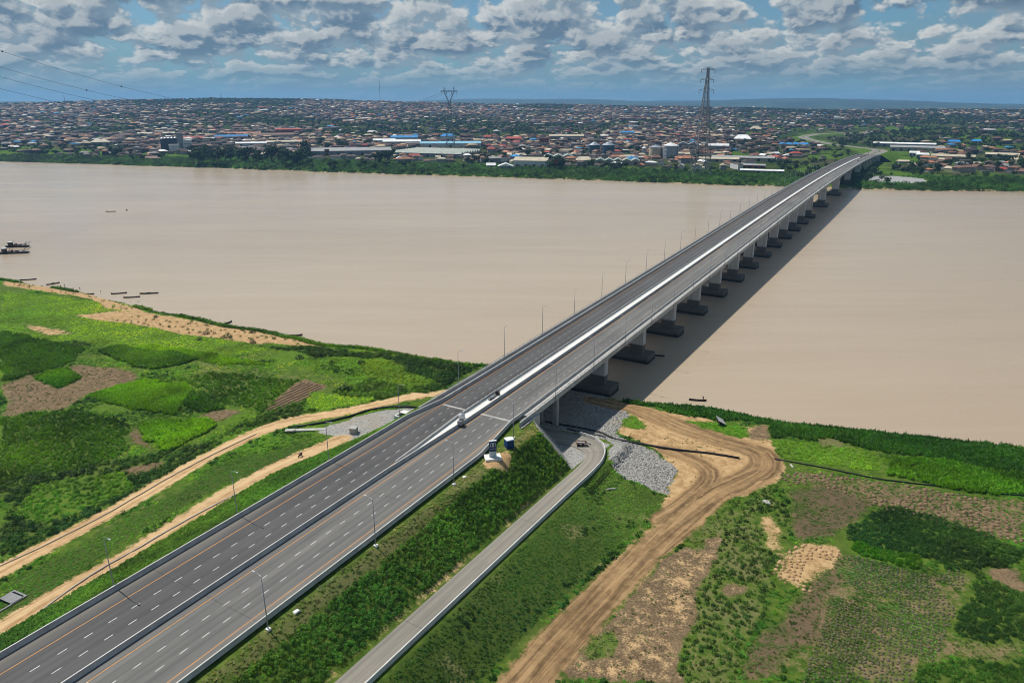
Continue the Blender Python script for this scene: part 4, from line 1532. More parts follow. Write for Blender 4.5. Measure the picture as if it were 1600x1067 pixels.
def person(name, joints, label, mats=('cloth_dark', 'cloth_brown', 'skin'), loc=(0, 0, 0), rz=0.0):
    """joints: dict of body points; a skinned figure with clothes painted by body region"""
    J = dict(joints)
    names = ['pelvis', 'chest', 'neck', 'head', 'crown', 'hipL', 'kneeL', 'ankL', 'toeL', 'hipR', 'kneeR', 'ankR', 'toeR', 'shL', 'elL', 'wrL', 'haL', 'shR', 'elR', 'wrR', 'haR']
    rad = dict(pelvis=.15, chest=.17, neck=.06, head=.10, crown=.075, hipL=.10, hipR=.10, kneeL=.065, kneeR=.065, ankL=.045, ankR=.045, toeL=.04, toeR=.04,
               shL=.07, shR=.07, elL=.045, elR=.045, wrL=.034, wrR=.034, haL=.04, haR=.04)
    E_ = [('pelvis', 'chest'), ('chest', 'neck'), ('neck', 'head'), ('head', 'crown')]
    for k in 'LR':
        E_ += [('pelvis', 'hip' + k), ('hip' + k, 'knee' + k), ('knee' + k, 'ank' + k), ('ank' + k, 'toe' + k), ('chest', 'sh' + k), ('sh' + k, 'el' + k), ('el' + k, 'wr' + k), ('wr' + k, 'ha' + k)]
    me = bpy.data.meshes.new(name)
    me.from_pydata([J[n] for n in names], [(names.index(a), names.index(b)) for a, b in E_], [])
    o = bpy.data.objects.new(name, me)
    link(o)
    md = o.modifiers.new('skin', 'SKIN')
    md.use_smooth_shade = True
    if not me.skin_vertices:
        with bpy.context.temp_override(object=o, active_object=o):
            bpy.ops.mesh.customdata_skin_add()
    sv = me.skin_vertices[0].data
    for i, n in enumerate(names):
        sv[i].radius = (rad[n], rad[n])
        sv[i].use_root = (n == 'pelvis')
    sb = o.modifiers.new('sub', 'SUBSURF')
    sb.levels = sb.render_levels = 1
    dg = bpy.context.evaluated_depsgraph_get()
    em = bpy.data.meshes.new_from_object(o.evaluated_get(dg))
    o.modifiers.clear()
    o.data = em
    em.materials.clear()
    for m in mats:
        em.materials.append(MATS[m])
    cz = J['neck'][2]
    pz = J['pelvis'][2]
    ax = [np.array(J[n]) for n in ('neck', 'head', 'crown', 'haL', 'haR', 'wrL', 'wrR', 'toeL', 'toeR')]
    lg = [np.array(J[n]) for n in ('kneeL', 'kneeR', 'hipL', 'hipR', 'ankL', 'ankR')]
    tr = [np.array(J[n]) for n in ('pelvis', 'chest', 'shL', 'shR', 'elL', 'elR')]
    for p in em.polygons:
        c = np.array(p.center)
        ds = [min(np.linalg.norm(c - q) for q in g) for g in (tr, lg, ax)]
        p.material_index = int(np.argmin(ds))
    o.location = loc
    o.rotation_euler = (0, 0, rz)
    return tag(o, label, 'person')


# --- sign pylon on its concrete plinth
s0, t0 = 147.5, 19.4
zg = gz(s0, t0)
o = empty('sign_pylon', W(s0, t0, zg + .55), R(12), 'blue sign pylon with a white emblem on a concrete plinth by the road', 'sign')
MB().box((0, 0, .85), (1.95, .45, 1.7)).build('base', 'sign_grey', o)
pn = MB().box((0, 0, 3.2), (2.0, .5, 3.0)).build('panel', 'sign_blue', o)
MB().box((0, 0, 4.78), (2.04, .54, .16)).build('cap', 'sign_white', o)
mb = MB()
yf = -.262
for a, b, w, h in ((0, 4.24, 1.25, .09), (0, 3.12, 1.25, .09), (-.68, 3.68, .09, 1.0), (.68, 3.68, .09, 1.0)):
    mb.box((a, yf, b), (w, .03, h))
for sx in (-1, 1):
    for sz in (-1, 1):
        mb.bar((sx * .62, yf, 3.68 + sz * .56), (sx * .68, yf, 3.68 + sz * .5), .03, .13)
mb.build('emblem_frame', 'sign_white', pn)
mb = MB()
ring = lambda cz, ro, ri: [(r * math.cos(a) * 1.0, yf, cz + r * math.sin(a)) for r in (ro, ri) for a in [2 * math.pi * k / 16 for k in range(16)]]
for cz, ro, ri in ((3.87, .25, .10), (3.50, .30, .13)):
    mb.add(ring(cz, ro, ri), [(k, (k + 1) % 16, 16 + (k + 1) % 16, 16 + k) for k in range(16)])
    mb.add([(x, yf - .012, z) for x, _, z in ring(cz, ro, ri)], [(16 + k, 16 + (k + 1) % 16, (k + 1) % 16, k) for k in range(16)])
mb.build('emblem', 'sign_white', pn)
mb = MB()
for k in range(6):
    mb.box((-.62 + k * .25, yf, 2.42), (.055, .03, .3))
    mb.box((-.55 + k * .25, yf, 2.42 + (.1 if k % 2 else -.1)), (.12, .03, .07))
mb.build('lettering', 'sign_white', pn)
pl = MB()
pl.box((0, 0, .05), (4.6, 3.4, 1.0), 0, 0, .97)
o = pl.build('plinth', 'concrete_white')
o.location = W(s0, t0, zg + .02)
o.rotation_euler = (0, 0, R(12))
tag(o, 'square pale concrete plinth under the blue sign', 'plinth')

# --- blue cabin
s1_, t1_ = 155.4, 19.9
zg1 = gz(s1_, t1_)
o = empty('portable_cabin', W(s1_, t1_, zg1), R(24), 'dark blue portable cabin with a white roof behind the sign', 'cabin')
MB().box((0, 0, 1.3), (2.1, 2.1, 2.5)).build('body', 'cabin_blue', o)
mb = MB().box((0, 0, 2.66), (2.3, 2.3, .2), 0, 0, .9)
mb.build('roof', 'sign_white', o)
dr = MB().box((-.1, -1.07, 1.25), (1.1, .06, 2.1)).build('door', 'sign_blue', o)
MB().box((.3, -1.12, 1.25), (.06, .05, .3)).build('handle', 'galvanised', dr)
for x in (-.8, .8):
    MB().box((x, 0, .0), (.2, 2.1, .2)).build('skid', 'dark_steel', o)

# --- slabs and rubbish lying about
for px, py, z, w, l, h, lb in ((463, 955, 14, 1.3, 1.0, .25, 'flat white slab lying on the verge below the nearest right-hand barrier'),
                               (726, 745, 14, 1.1, .9, .2, 'small white slab on the grass slope below the sign'),
                               (1198, 785, 3, 2.6, 2.0, .5, 'pale grey flat boulder beside the bend of the dirt road'),
                               (955, 765, 4, 2.6, .9, .5, 'short pale log lying on the lower grass slope'),
                               (1237, 728, 3, 2.2, .6, .3, 'pale plank lying in the grass beyond the dirt bend')):
    s, t, z = place_st(px, py, z)
    mb = MB().box((0, 0, h * .3), (w, l, h), 0, 0, .8)
    if 'log' in lb:
        mb = MB().tube([(-w / 2, 0, .22), (-w * .1, .08, .25), (w / 2, .02, .2)], [.3, .26, .2], 8)
    if 'boulder' in lb:
        mb = MB()
        rk = random.Random(5)
        ring_ = [(math.cos(a) * w / 2 * rk.uniform(.8, 1.1), math.sin(a) * l / 2 * rk.uniform(.8, 1.1)) for a in [k * 2 * math.pi / 9 for k in range(9)]]
        mb.add([(x, y, -.3) for x, y in ring_] + [(x * .95, y * .95, h * .6 * rk.uniform(.7, 1.1)) for x, y in ring_] + [(x * .6, y * .6, h * rk.uniform(.85, 1.1)) for x, y in ring_],
               [(k, (k + 1) % 9, 9 + (k + 1) % 9, 9 + k) for k in range(9)] + [(9 + k, 9 + (k + 1) % 9, 18 + (k + 1) % 9, 18 + k) for k in range(9)] + [tuple(range(18, 27))])
    o = mb.build('slab' if 'slab' in lb else ('boulder' if 'boulder' in lb else ('log' if 'log' in lb else 'plank')), 'concrete_white' if 'slab' in lb else 'concrete')
    o.location = W(s, t, z)
    o.rotation_euler = (0, 0, random.uniform(0, 3))
    tag(o, lb, o.name.split('.')[0])

# --- concrete works on the left flank
def block(name, px, py, z, dims, rz, mat, label, cat, hole=False):
    s, t, z = place_st(px, py, z)
    o = empty(name, W(s, t, z), ROT_ST + rz, label, cat)
    x, y, h = dims
    if hole:
        for a, b, c, d in ((0, y / 2 - .2, x, .4), (0, -y / 2 + .2, x, .4), (x / 2 - .2, 0, .4, y - .8), (-x / 2 + .2, 0, .4, y - .8)):
            MB().box((a, b, h / 2 - .4), (c, d, h + .8)).build('wall', mat, o)
        MB().box((0, 0, -.3), (x - .8, y - .8, .5)).build('floor', 'wall_grey', o)
        MB().box((x * .2, 0, h + .06), (x * .35, y - .3, .12)).build('cover_slab', mat, o)
    else:
        MB().box((0, 0, h / 2 - .4), (x, y, h + .8), 0, 0, .94).build('body', mat, o)
        MB().box((0, 0, h + .05), (x * 1.05, y * 1.05, .14)).build('cap', mat, o)
    return o


block('drain_chamber', 632, 651, 14, (5.0, 4.2, .9), 0, 'concrete_white', 'white concrete drain chamber on the left slope beside the bridge end', 'drain', True)
block('headwall', 553, 676, 6, (2.4, 2.2, 1.9), .4, 'concrete', 'grey concrete headwall at the foot of the left slope', 'headwall')
block('drain_basin', 8, 943, 5, (7.0, 4.5, .5), .1, 'wall_grey', 'shallow concrete basin at the left edge below the dirt track', 'drain', True)
block('culvert_slab', 478, 673, 4, (13, 1.6, .4), -ROT_ST + R(4), 'concrete', 'long pale culvert slab between the two left tracks', 'culvert')

# --- pipes
def pipe(pts, z, r, label):
    P = resample([st_at(x, y, z) for x, y in pts], 5.0)
    g = ground_z(P[:, 0], P[:, 1])
    o = MB().tube([W(a, b, max(c, .1) + r * .8) for (a, b), c in zip(P, g)], r, 8).build('pipe', 'rubber_pipe', None, True)
    return tag(o, label, 'pipe')


pipe([(852, 655), (880, 660), (920, 667), (942, 673), (962, 682), (1010, 690), (1060, 698), (1110, 703), (1156, 711)], 4, .34, 'long black dredge pipe crossing the gravel and sand from under the bridge')
pipe([(886, 671), (915, 676), (946, 681)], 4, .3, 'short black pipe lying on the gravel by the service road loop')
pipe([(1210, 717), (1260, 727), (1310, 736), (1375, 749), (1430, 756), (1500, 764), (1600, 776)], 3, .22, 'black pipe running through the green fields on the right')  # outer stretch is no pipe: a dark strip for the hedge's shade
pipe([(455, 664), (500, 659), (545, 650), (575, 641), (610, 637), (655, 640)], 4.5, .4, 'black pipe curving round the gravel apron on the left')

# --- small loader parked in the loop
s, t = st_at(908, 693, 5.6)
o = empty('flatbed_trailer', W(s, t, 5.03), ROT_ST + R(-60), 'dusty dark trailer loaded with planks standing in the service road loop', 'trailer')
MB().box((0, 0, .95), (3.6, 1.7, .18)).build('bed', 'rust', o)
MB().box((.2, .2, 1.25), (2.9, .5, .35), .1).build('load', 'hull_wood', o)
MB().box((-.1, -.45, 1.2), (2.6, .4, .25), -.08).build('load', 'cloth_pale', o)
MB().bar((1.8, 0, .8), (3.2, 0, .5), .14).build('drawbar', 'dark_steel', o)
for x in (-.9, .5):
    for y in (-.8, .8):
        mb = MB().lathe((0, 0, -.12), [(.3, 0), (.42, .04), (.42, .2), (.3, .24)], 12)
        w_ = mb.build('wheel', 'rubber_pipe', o, True)
        w_.location = (x, y, .42)
        w_.rotation_euler = (math.pi / 2, 0, 0)

# --- hut/boat cover near the right shore
s, t, z = place_st(1126, 662, 3)
o = empty('lean_to_shelter', W(s, t, z), ROT_ST + .5, 'low dark lean-to shelter with a grey sheet roof near the right shore', 'shelter')
MB().add([(-2.2, -1.3, .6), (2.2, -1.3, .6), (2.2, 1.3, 2.0), (-2.2, 1.3, 2.0), (-2.2, -1.3, .7), (2.2, -1.3, .7), (2.2, 1.3, 2.1), (-2.2, 1.3, 2.1)],
         [(3, 2, 1, 0), (4, 5, 6, 7), (0, 1, 5, 4), (1, 2, 6, 5), (2, 3, 7, 6), (3, 0, 4, 7)]).build('roof', 'roof_grey', o)
for x in (-2, 2):
    for y, h in ((-1.2, .66), (1.2, 2.0)):
        MB().box((x, y, h / 2 - .2), (.14, .14, h + .4)).build('post', 'hull_wood', o)
MB().box((0, .4, .5), (3.6, .9, .9)).build('stacked_goods', 'hull_dark', o)

# --- maintenance gear where the median barriers part
s = 161.5
o = empty('water_tank', W(s + 2.0, -1.6, float(zr(s)) + .28), ROT_ST, 'bulging pale water tank standing in the median before the bridge', 'tank')
MB().lathe((0, 0, 0), [(.75, 0), (.95, .3), (1.0, .9), (.9, 1.4), (.45, 1.75), (.3, 1.9)], 14).build('body', 'tarpaulin', o, True)
MB().lathe((0, 0, 1.88), [(.32, 0), (.32, .12), (.2, .16)], 10).build('lid', 'dark_steel', o)
o = empty('compressor', W(s - 2.2, 1.0, float(zr(s))), ROT_ST + .2, 'grey wheeled compressor beside the median barrier in front of the tank', 'machine')
MB().box((0, .15, 1.35), (2.2, 1.5, 1.3), 0, 0, .85).build('housing', 'galvanised', o)
MB().box((.3, .15, 2.08), (.8, .9, .22)).build('vent', 'dark_steel', o)
MB().bar((1.1, .15, .7), (2.4, .15, .45), .12).build('drawbar', 'dark_steel', o)
for y in (-.62, .9):
    w_ = MB().lathe((0, 0, -.12), [(.28, 0), (.4, .04), (.4, .2), (.28, .24)], 12).build('wheel', 'rubber_pipe', o, True)
    w_.location = (0, y, .42)
    w_.rotation_euler = (math.pi / 2, 0, 0)
MB().box((-.6, .15, .6), (.9, 1.0, .5)).build('chassis', 'dark_steel', o)
o = empty('scaffold_stack', W(s + 20.5, -1.4, float(zr(s + 20)) + .30), ROT_ST, 'stack of dark steel scaffolding left on the bridge median', 'scaffolding')
for k in range(4):
    MB().bar((-3.2, -.5 + k * .3, .15 + .14 * (k % 2)), (3.0, -.4 + k * .3, .15 + .14 * (k % 2)), .16).build('beam', 'dark_steel', o)
MB().box((2.2, 0, .7), (1.0, 1.1, 1.2)).build('crate', 'hull_dark', o)
MB().box((-1.2, .1, .5), (1.6, .8, .35)).build('plank_pile', 'galvanised', o)


# --- boats
def canoe_mesh(L, wd, h):
    mb = MB()
    n = 13
    V, F = [], []
    for i in range(n):
        u = -1 + 2 * i / (n - 1)
        b = wd / 2 * (1 - abs(u) ** 2.4) + .05
        sh = h * (0.75 + .55 * u * u)
        keel = .28 * abs(u) ** 3 * h
        x = u * L / 2
        V += [(x, -b, sh), (x, -b * .8, keel + .1 * h), (x, 0, keel - .25), (x, b * .8, keel + .1 * h), (x, b, sh), (x, b * .86, sh - .02), (x, b * .6, keel + .25 * h), (x, -b * .6, keel + .25 * h), (x, -b * .86, sh - .02)]
    for i in range(n - 1):
        for j in range(9):
            k = (j + 1) % 9
            F.append((i * 9 + j, i * 9 + 9 + j, i * 9 + 9 + k, i * 9 + k))
    F += [tuple(range(9)), tuple(reversed(range((n - 1) * 9, n * 9)))]
    mb.add(V, F)
    return mb


def canoe(px, py, L, rz, label, mat='hull_dark', extra=None, z=0.0, group='dugout canoes along the shore'):
    p = at(px, py, z)
    o = empty('canoe', (p[0], p[1], z), rz, label, 'canoe', group)
    wd = L * .135
    canoe_mesh(L, wd, .62).build('hull', mat, o)
    for k in (-.25, .05, .3):
        MB().box((k * L, 0, .42), (.22, wd * .8, .05)).build('thwart', 'hull_wood', o)
    if extra == 'load':
        MB().box((0, 0, .62), (L * .3, wd * .7, .5), 0, 0, .6).build('cargo', 'hull_dark', o)
    if extra == 'motor':
        MB().box((-L * .47, 0, .75), (.4, .3, .5)).build('outboard_motor', 'dark_steel', o)
    return o


canoe(1090, 626, 6.6, R(172), 'dark dugout canoe with a lone paddler off the right shore', group='dugout canoes on the open river')
canoe(1026, 556, 7.0, R(-20), 'black canoe moored in the bridge shadow by the pile caps', group='dugout canoes on the open river')
canoe(173, 331, 10, R(5), 'small dark canoe far out on the open river at the left', group='dugout canoes on the open river')
canoe(186, 459, 8.5, R(20), 'dark canoe nearest the sand, upper of the three moored off the left shore', 'hull_dark', 'motor')
canoe(206, 465, 9.0, R(14), 'straight dark canoe, lowest of the three moored off the left shore', 'hull_wood')
canoe(233, 459, 10.5, R(10), 'loaded dark canoe, outermost of the three moored off the left shore', 'hull_dark', 'load')
canoe(44, 437.5, 9.5, R(18), 'long thin canoe drawn up at the far left end of the beach', 'hull_dark')
canoe(83, 444, 7.5, R(50), 'short canoe angled onto the beach at the far left', 'hull_wood', 'load')
canoe(139, 460, 6.0, R(8), 'small canoe grounded on the sand among wading people', 'hull_dark')
canoe(357, 504.5, 4.5, R(60), 'stubby dark canoe pulled against the grassy left shore', 'hull_dark', 'motor', z=.2)
canoe(462, 524.5, 6.5, R(12), 'low canoe half hidden behind the shore bushes', 'hull_wood', None, z=.2)

ST_J = dict(pelvis=(0, 0, .92), chest=(0, .03, 1.32), neck=(0, .02, 1.5), head=(0, .05, 1.62), crown=(0, .05, 1.72),
            hipL=(.1, 0, .86), kneeL=(.12, .04, .48), ankL=(.12, 0, .08), toeL=(.13, .16, .04), hipR=(-.1, 0, .86), kneeR=(-.12, .04, .48), ankR=(-.12, -.02, .08), toeR=(-.13, .14, .04),
            shL=(.19, .0, 1.42), elL=(.3, .18, 1.2), wrL=(.16, .38, 1.22), haL=(.1, .45, 1.22), shR=(-.19, 0, 1.42), elR=(-.28, .2, 1.15), wrR=(-.1, .4, 1.02), haR=(-.05, .46, .98))
p = at(1099, 626, 0)
person('person', ST_J, 'person standing in the canoe off the right shore, poling', loc=(p[0], p[1], .22), rz=R(100))
pd = MB().tube([(p[0] - .42, p[1] + .1, 2.3), (p[0] - .6, p[1] - .25, -.6)], .03, 6).build('paddle_pole', 'hull_wood')
tag(pd, 'thin wooden pole held by the person in the canoe', 'pole')
p = at(198, 329, 0)
bo = MB().lathe((0, 0, -.4), [(.5, 0), (.9, .3), (.9, .9), (.4, 1.3), (.12, 1.4), (.1, 2.0)], 12).build('buoy', 'hull_dark', None, True)
bo.location = (p[0], p[1], 0)
tag(bo, 'small dark buoy on the open river beside the far canoe', 'buoy')
for i, (px, py) in enumerate(((95, 449.5), (101, 447.5), (115, 453), (125, 452.5), (157, 457.5))):
    p = at(px, py, 0)
    J = {k: (v[0], v[1], v[2] - .25) for k, v in ST_J.items()}
    s_, t_ = to_st(p[0], p[1])
    person('person', J, ['person wading by the beach, first from the left shoreline canoe', 'person bending in the shallows just beside the first wader', 'person in the shallows in the middle of the waders',
                         'person near the middle of the waders, slightly to the right', 'person wading farthest right by the grounded canoe'][i], loc=(p[0], p[1], max(0.1, gz(s_, t_))), rz=i * 1.3)


# --- two dredging barges
def barge(px, py, L, rz, label):
    p = at(px, py, 0)
    o = empty('dredging_barge', (p[0], p[1], 0), rz, label, 'barge', 'dredging barges')
    V = []
    for x, k in ((-L / 2, .8), (-L / 2 + 1, 1), (L / 2 - 3, 1), (L / 2, .55)):
        zb = -.4 if abs(x) < L / 2 else .5
        V += [(x, -2.0 * k, 1.25), (x, -1.8 * k, zb), (x, 1.8 * k, zb), (x, 2.0 * k, 1.25)]
    F = []
    for i in range(3):
        for j in range(4):
            k = (j + 1) % 4
            F.append((i * 4 + j, i * 4 + 4 + j, i * 4 + 4 + k, i * 4 + k))
    F += [(0, 1, 2, 3), (15, 14, 13, 12)]
    MB().add(V, F).build('hull', 'hull_dark', o)
    MB().box((-L * .3, 0, 2.6), (2.6, 2.6, 2.6)).build('engine_house', 'hull_wood', o)
    MB().box((-L * .3, 0, 4.0), (3.2, 3.2, .18)).build('canopy', 'tarpaulin', o)
    MB().lathe((-L * .05, 0, 1.2), [(.8, 0), (.8, 1.3), (.5, 1.6)], 10).build('drum', 'rust', o)
    MB().box((L * .1, .4, 1.7), (2.0, 1.4, 1.0)).build('pump', 'dark_steel', o)
    MB().box((L * .26, -.6, 1.6), (1.5, 1.2, .7)).build('crate', 'cloth_pale', o)
    MB().bar((L * .3, 0, 1.2), (L * .62, 0, 4.4), .25).build('ladder_boom', 'dark_steel', o)
    MB().bar((L * .3, .9, 1.2), (L * .42, 0, 4.2), .18).build('frame_leg', 'dark_steel', o)
    MB().bar((L * .3, -.9, 1.2), (L * .42, 0, 4.2), .18).build('frame_leg', 'dark_steel', o)
    MB().bar((-L * .12, 0, 1.2), (-L * .12, 0, 5.0), .16).build('mast', 'dark_steel', o)
    MB().bar((-L * .48, .8, 1.2), (L * .3, 1.3, 2.1), .28).build('delivery_pipe', 'rust', o)
    for k in range(4):
        MB().box((-L * .2 + k * L * .12, 1.6 - (k % 2) * 3.1, 1.55), (.7, .6, .7)).build('fuel_drum', ('hull_wood', 'rust')[k % 2], o)
    return o


barge(28, 386, 17, R(6), 'dark dredging barge with raised boom, the farther of the two at the left edge')
barge(22, 396, 21, R(9), 'long dark dredging barge with pale awning, the nearer one at the left edge')

# --- motorcycle and rider on the inner dirt track
s, t, z = place_st(469, 713, 5)
hd = ROT_ST + math.pi + .05
o = empty('motorcycle', W(s, t, z - .02), hd, 'dark motorcycle ridden along the inner dirt track', 'motorcycle')
for x in (-.62, .66):
    w_ = MB().lathe((0, 0, -.055), [(.2, .02), (.26, 0), (.3, .03), (.3, .08), (.26, .11), (.2, .09)], 16).build('wheel', 'rubber_pipe', o, True)
    w_.location = (x, 0, .3)
    w_.rotation_euler = (math.pi / 2, 0, 0)
MB().tube([(.62, 0, .32), (.5, 0, .75), (.42, 0, 1.0)], .04, 6).build('fork', 'galvanised', o)
MB().tube([(.4, -.38, 1.02), (.42, 0, 1.0), (.4, .38, 1.02)], .025, 6).build('handlebar', 'dark_steel', o)
MB().box((.18, 0, .72), (.55, .28, .26), 0, 0, .7).build('fuel_tank', 'rust', o)
MB().box((-.4, 0, .74), (.75, .26, .12), 0, 0, .9).build('seat', 'rubber_pipe', o)
MB().box((.05, 0, .42), (.5, .26, .32)).build('engine', 'dark_steel', o)
MB().box((-.75, 0, .85), (.35, .4, .3)).build('pannier', 'hull_dark', o)
MB().tube([(0, .16, .35), (-.4, .18, .3), (-.8, .18, .38)], .04, 6).build('exhaust', 'galvanised', o)
RJ = dict(pelvis=(-.28, 0, .92), chest=(-.1, 0, 1.32), neck=(-.05, 0, 1.5), head=(-.02, 0, 1.63), crown=(-.02, 0, 1.74),
          hipL=(-.22, .12, .88), kneeL=(.2, .24, .74), ankL=(.05, .22, .34), toeL=(.2, .23, .3), hipR=(-.22, -.12, .88), kneeR=(.2, -.24, .74), ankR=(.05, -.22, .34), toeR=(.2, -.23, .3),
          shL=(-.08, .2, 1.42), elL=(.15, .32, 1.18), wrL=(.35, .34, 1.07), haL=(.4, .34, 1.06), shR=(-.08, -.2, 1.42), elR=(.15, -.32, 1.18), wrR=(.35, -.34, 1.07), haR=(.4, -.34, 1.06))
person('person', RJ, 'person in dark and pale clothes riding the motorcycle', ('cloth_pale', 'cloth_dark', 'cloth_dark'), W(s, t, z - .02), hd)

# ================================================================ planting on the near bank
def leaf_cloud(n, rx, rz, size, seed, up=.3, shell=.55):
    r = random.Random(seed)
    mb = MB()
    for _ in range(n):
        a = r.uniform(0, 2 * math.pi)
        e = math.asin(r.uniform(-.15, 1))
        k = shell + (1 - shell) * r.random()
        p = Vector((rx * k * math.cos(a) * math.cos(e), rx * k * math.sin(a) * math.cos(e), rz * (.12 + .88 * k * max(0, math.sin(e))) + .05))
        nv = Vector((p.x / rx, p.y / rx, p.z / rz + up)).normalized()
        nv = (nv + Vector((r.uniform(-.7, .7), r.uniform(-.7, .7), r.uniform(-.5, .7)))).normalized()
        tv = nv.orthogonal().normalized()
        tv = (Matrix.Rotation(r.uniform(0, 6.28), 3, nv) @ tv)
        bv = nv.cross(tv)
        s = size * r.uniform(.6, 1.3)
        mb.add([p - tv * s * .5, p + bv * s * .28, p + tv * s * .5 - nv * s * .12, p - bv * s * .28], [(0, 1, 2, 3)])
    return mb


def tuft_mb(n, h, sp, seed, wd=.09):
    r = random.Random(seed)
    mb = MB()
    for _ in range(n):
        a = r.uniform(0, 6.28)
        b = Vector((math.cos(a), math.sin(a), 0))
        p = b * r.uniform(0, sp * .5)
        hh = h * r.uniform(.6, 1.2)
        tip = p + b * sp * r.uniform(.3, 1.0) + Vector((0, 0, hh))
        sd = Vector((-b.y, b.x, 0)) * wd
        mid = (p + tip) * .5 + Vector((0, 0, hh * .18))
        mb.add([p - sd, p + sd, mid + sd * .8, tip, mid - sd * .8], [(0, 1, 2, 3, 4)])
    return mb


PR = [proto('grass_tuft', tuft_mb(14, .36, .75, 1), 'leaf'), proto('grass_tuft', tuft_mb(16, .28, .85, 2), 'leaf'),
      proto('bush_clump', leaf_cloud(42, .62, .72, .34, 3), 'leaf'), proto('bush_clump', leaf_cloud(48, .7, .6, .30, 4), 'leaf'), proto('bush_clump', leaf_cloud(36, .55, .85, .36, 9), 'leaf'),
      proto('crop_plant', tuft_mb(12, .85, .65, 5, .11), 'leaf'), proto('crop_plant', leaf_cloud(26, .5, .9, .38, 6, .1, .2), 'leaf')]
KIND = {'g': (0, 1), 'b': (2, 3, 4), 'c': (5, 6, 6)}

pts = {'g': [], 'b': [], 'c': []}


def plant(kind, s, t, lo, hi, col, spr, zoff=0.0):
    n = len(s)
    if not n:
        return
    r = RNG.random((n, 4))
    sc = lo + (hi - lo) * r[:, 0]
    base = np.array(col)[None, :] * {'g': 2.5, 'b': 1.6, 'c': 1.6}[kind] * (1 + (r[:, 1:2] - .5) * 2 * spr)
    hue = (fbm(s, t, 11, 2, 61) - .5)[:, None]
    big = (fbm(s, t, 45, 2, 64) - .5)[:, None]
    base = base * (1 + hue * 1.3) * (1 + big * np.array([1.6, .9, .3])[None, :])
    base = base * np.where(t < -45, 1.25, 1.0)[:, None] * np.where((t < -45)[:, None], np.array([[1.25, 1.0, .9]]), 1.0)
    base[:, 0] *= 1 + (r[:, 2] - .45) * .8 * spr
    z = ground_z(s, t) + zoff
    ids = np.array(KIND[kind])[(r[:, 3] * len(KIND[kind])).astype(int)]
    pts[kind].append((Wa(s, t, z), np.stack([sc, sc, sc * (.85 + .3 * r[:, 2])], -1), r[:, 1] * 6.28, ids, np.clip(base, .002, .6)))


def sow(s0, s1, t0, t1, dens):
    n = int((s1 - s0) * (t1 - t0) * dens)
    return RNG.uniform(s0, s1, n), RNG.uniform(t0, t1, n)


def seen(s, t, mg=30):
    """inside the photograph's view, with a margin"""
    P = Wa(s, t, 3.0 + 0 * s)
    d = P[:, 1] * math.cos(PITCH) - (P[:, 2] - CAM_H) * math.sin(PITCH)
    x = 800 + F_PX * P[:, 0] / d
    y = 533.5 + F_PX * -(P[:, 1] * math.sin(PITCH) + (P[:, 2] - CAM_H) * math.cos(PITCH)) / d
    return (x > -150) & (x < 1750) & (y < 1180) & (d > 0)


S_, T_ = sow(10, 275, -420, 200, 4.0)
m_ = seen(S_, T_) & (S_ < shore(T_) - .8)
S_, T_ = S_[m_], T_[m_]
chp, pid, (_, _, tkq) = classify(S_, T_)
ok = (tkq < .42) & ~((T_ > 31.0) & (T_ < 39.9) & (S_ < 186)) & ~((np.abs(T_) < 17.6) & (S_ < 235))
S_, T_, pid = S_[ok], T_[ok], pid[ok]
rr = RNG.random(len(S_)) * 4.0 / 1.7


def sub(mask, dens):
    q = mask & (rr < dens)
    return S_[q], T_[q]


for i, (poly, mk, pl) in enumerate(PATCH):
    if pl is None or pl == 'rows':
        continue
    a, b = sub(pid == i, pl[1])
    plant(pl[0], a, b, pl[2], pl[3], pl[4], pl[5])
a, b = sub(pid == -2, 2.2)
plant('b', a, b, .45, 1.0, (.058, .130, .012), .55)
a, b = sub(pid == -3, .9)
plant('g', a, b, .35, .7, DRY, .4)
a, b = sub(pid == -4, 2.2)
plant('g', a, b, .25, .5, (.050, .098, .013), .3)
q = (pid == -4) & (fbm(S_, T_, 6, 2, 77) > .62) & (rr < .25)
plant('b', S_[q], T_[q], .5, .9, DK, .3)
a, b = sub(pid == -5, 1.8)
plant('b', a, b, .5, 1.0, (.075, .150, .010), .4)
# unsurveyed field in between
q = (pid == -1)
nz = fbm(S_, T_, 14, 3, 88)
a, b = sub(q & (nz > .47), .9)
plant('g', a, b, .4, .95, MID, .45)
a, b = sub(q & (nz < .47) & (nz > .38), .35)
plant('g', a, b, .4, .8, YG, .4)
a, b = sub(q & (nz > .60), .25)
plant('b', a, b, .6, 1.4, DK, .4)
# reeds at the water's edge
sh_t = RNG.uniform(-400, 180, 5200)
sh_s = shore(sh_t) - RNG.uniform(.6, 5.5, len(sh_t))
okr = seen(sh_s, sh_t) & (np.abs(sh_t) > 24) & ((sh_t > 45) | (sh_t > -170) | (fbm(sh_t, 0, 30, 2, 3) > .55))
plant('c', sh_s[okr], sh_t[okr], .9, 1.9, MID, .35)
# ridged rows
for i, (poly, mk, pl) in enumerate(PATCH):
    if pl == 'rows':
        lo, hi = poly.min(0), poly.max(0)
        ga, gb = np.meshgrid(np.arange(lo[0], hi[0], .95), np.arange(lo[1], hi[1], .6), indexing='ij')
        ga, gb = ga.ravel() + RNG.uniform(-.12, .12, ga.size), gb.ravel() + RNG.uniform(-.15, .15, gb.size)
        q = in_poly(ga, gb, poly) & (fbm(ga, gb, 12, 3, 70) > .36)
        plant('g', ga[q], gb[q], .4, .8, (.046, .082, .016), .4)

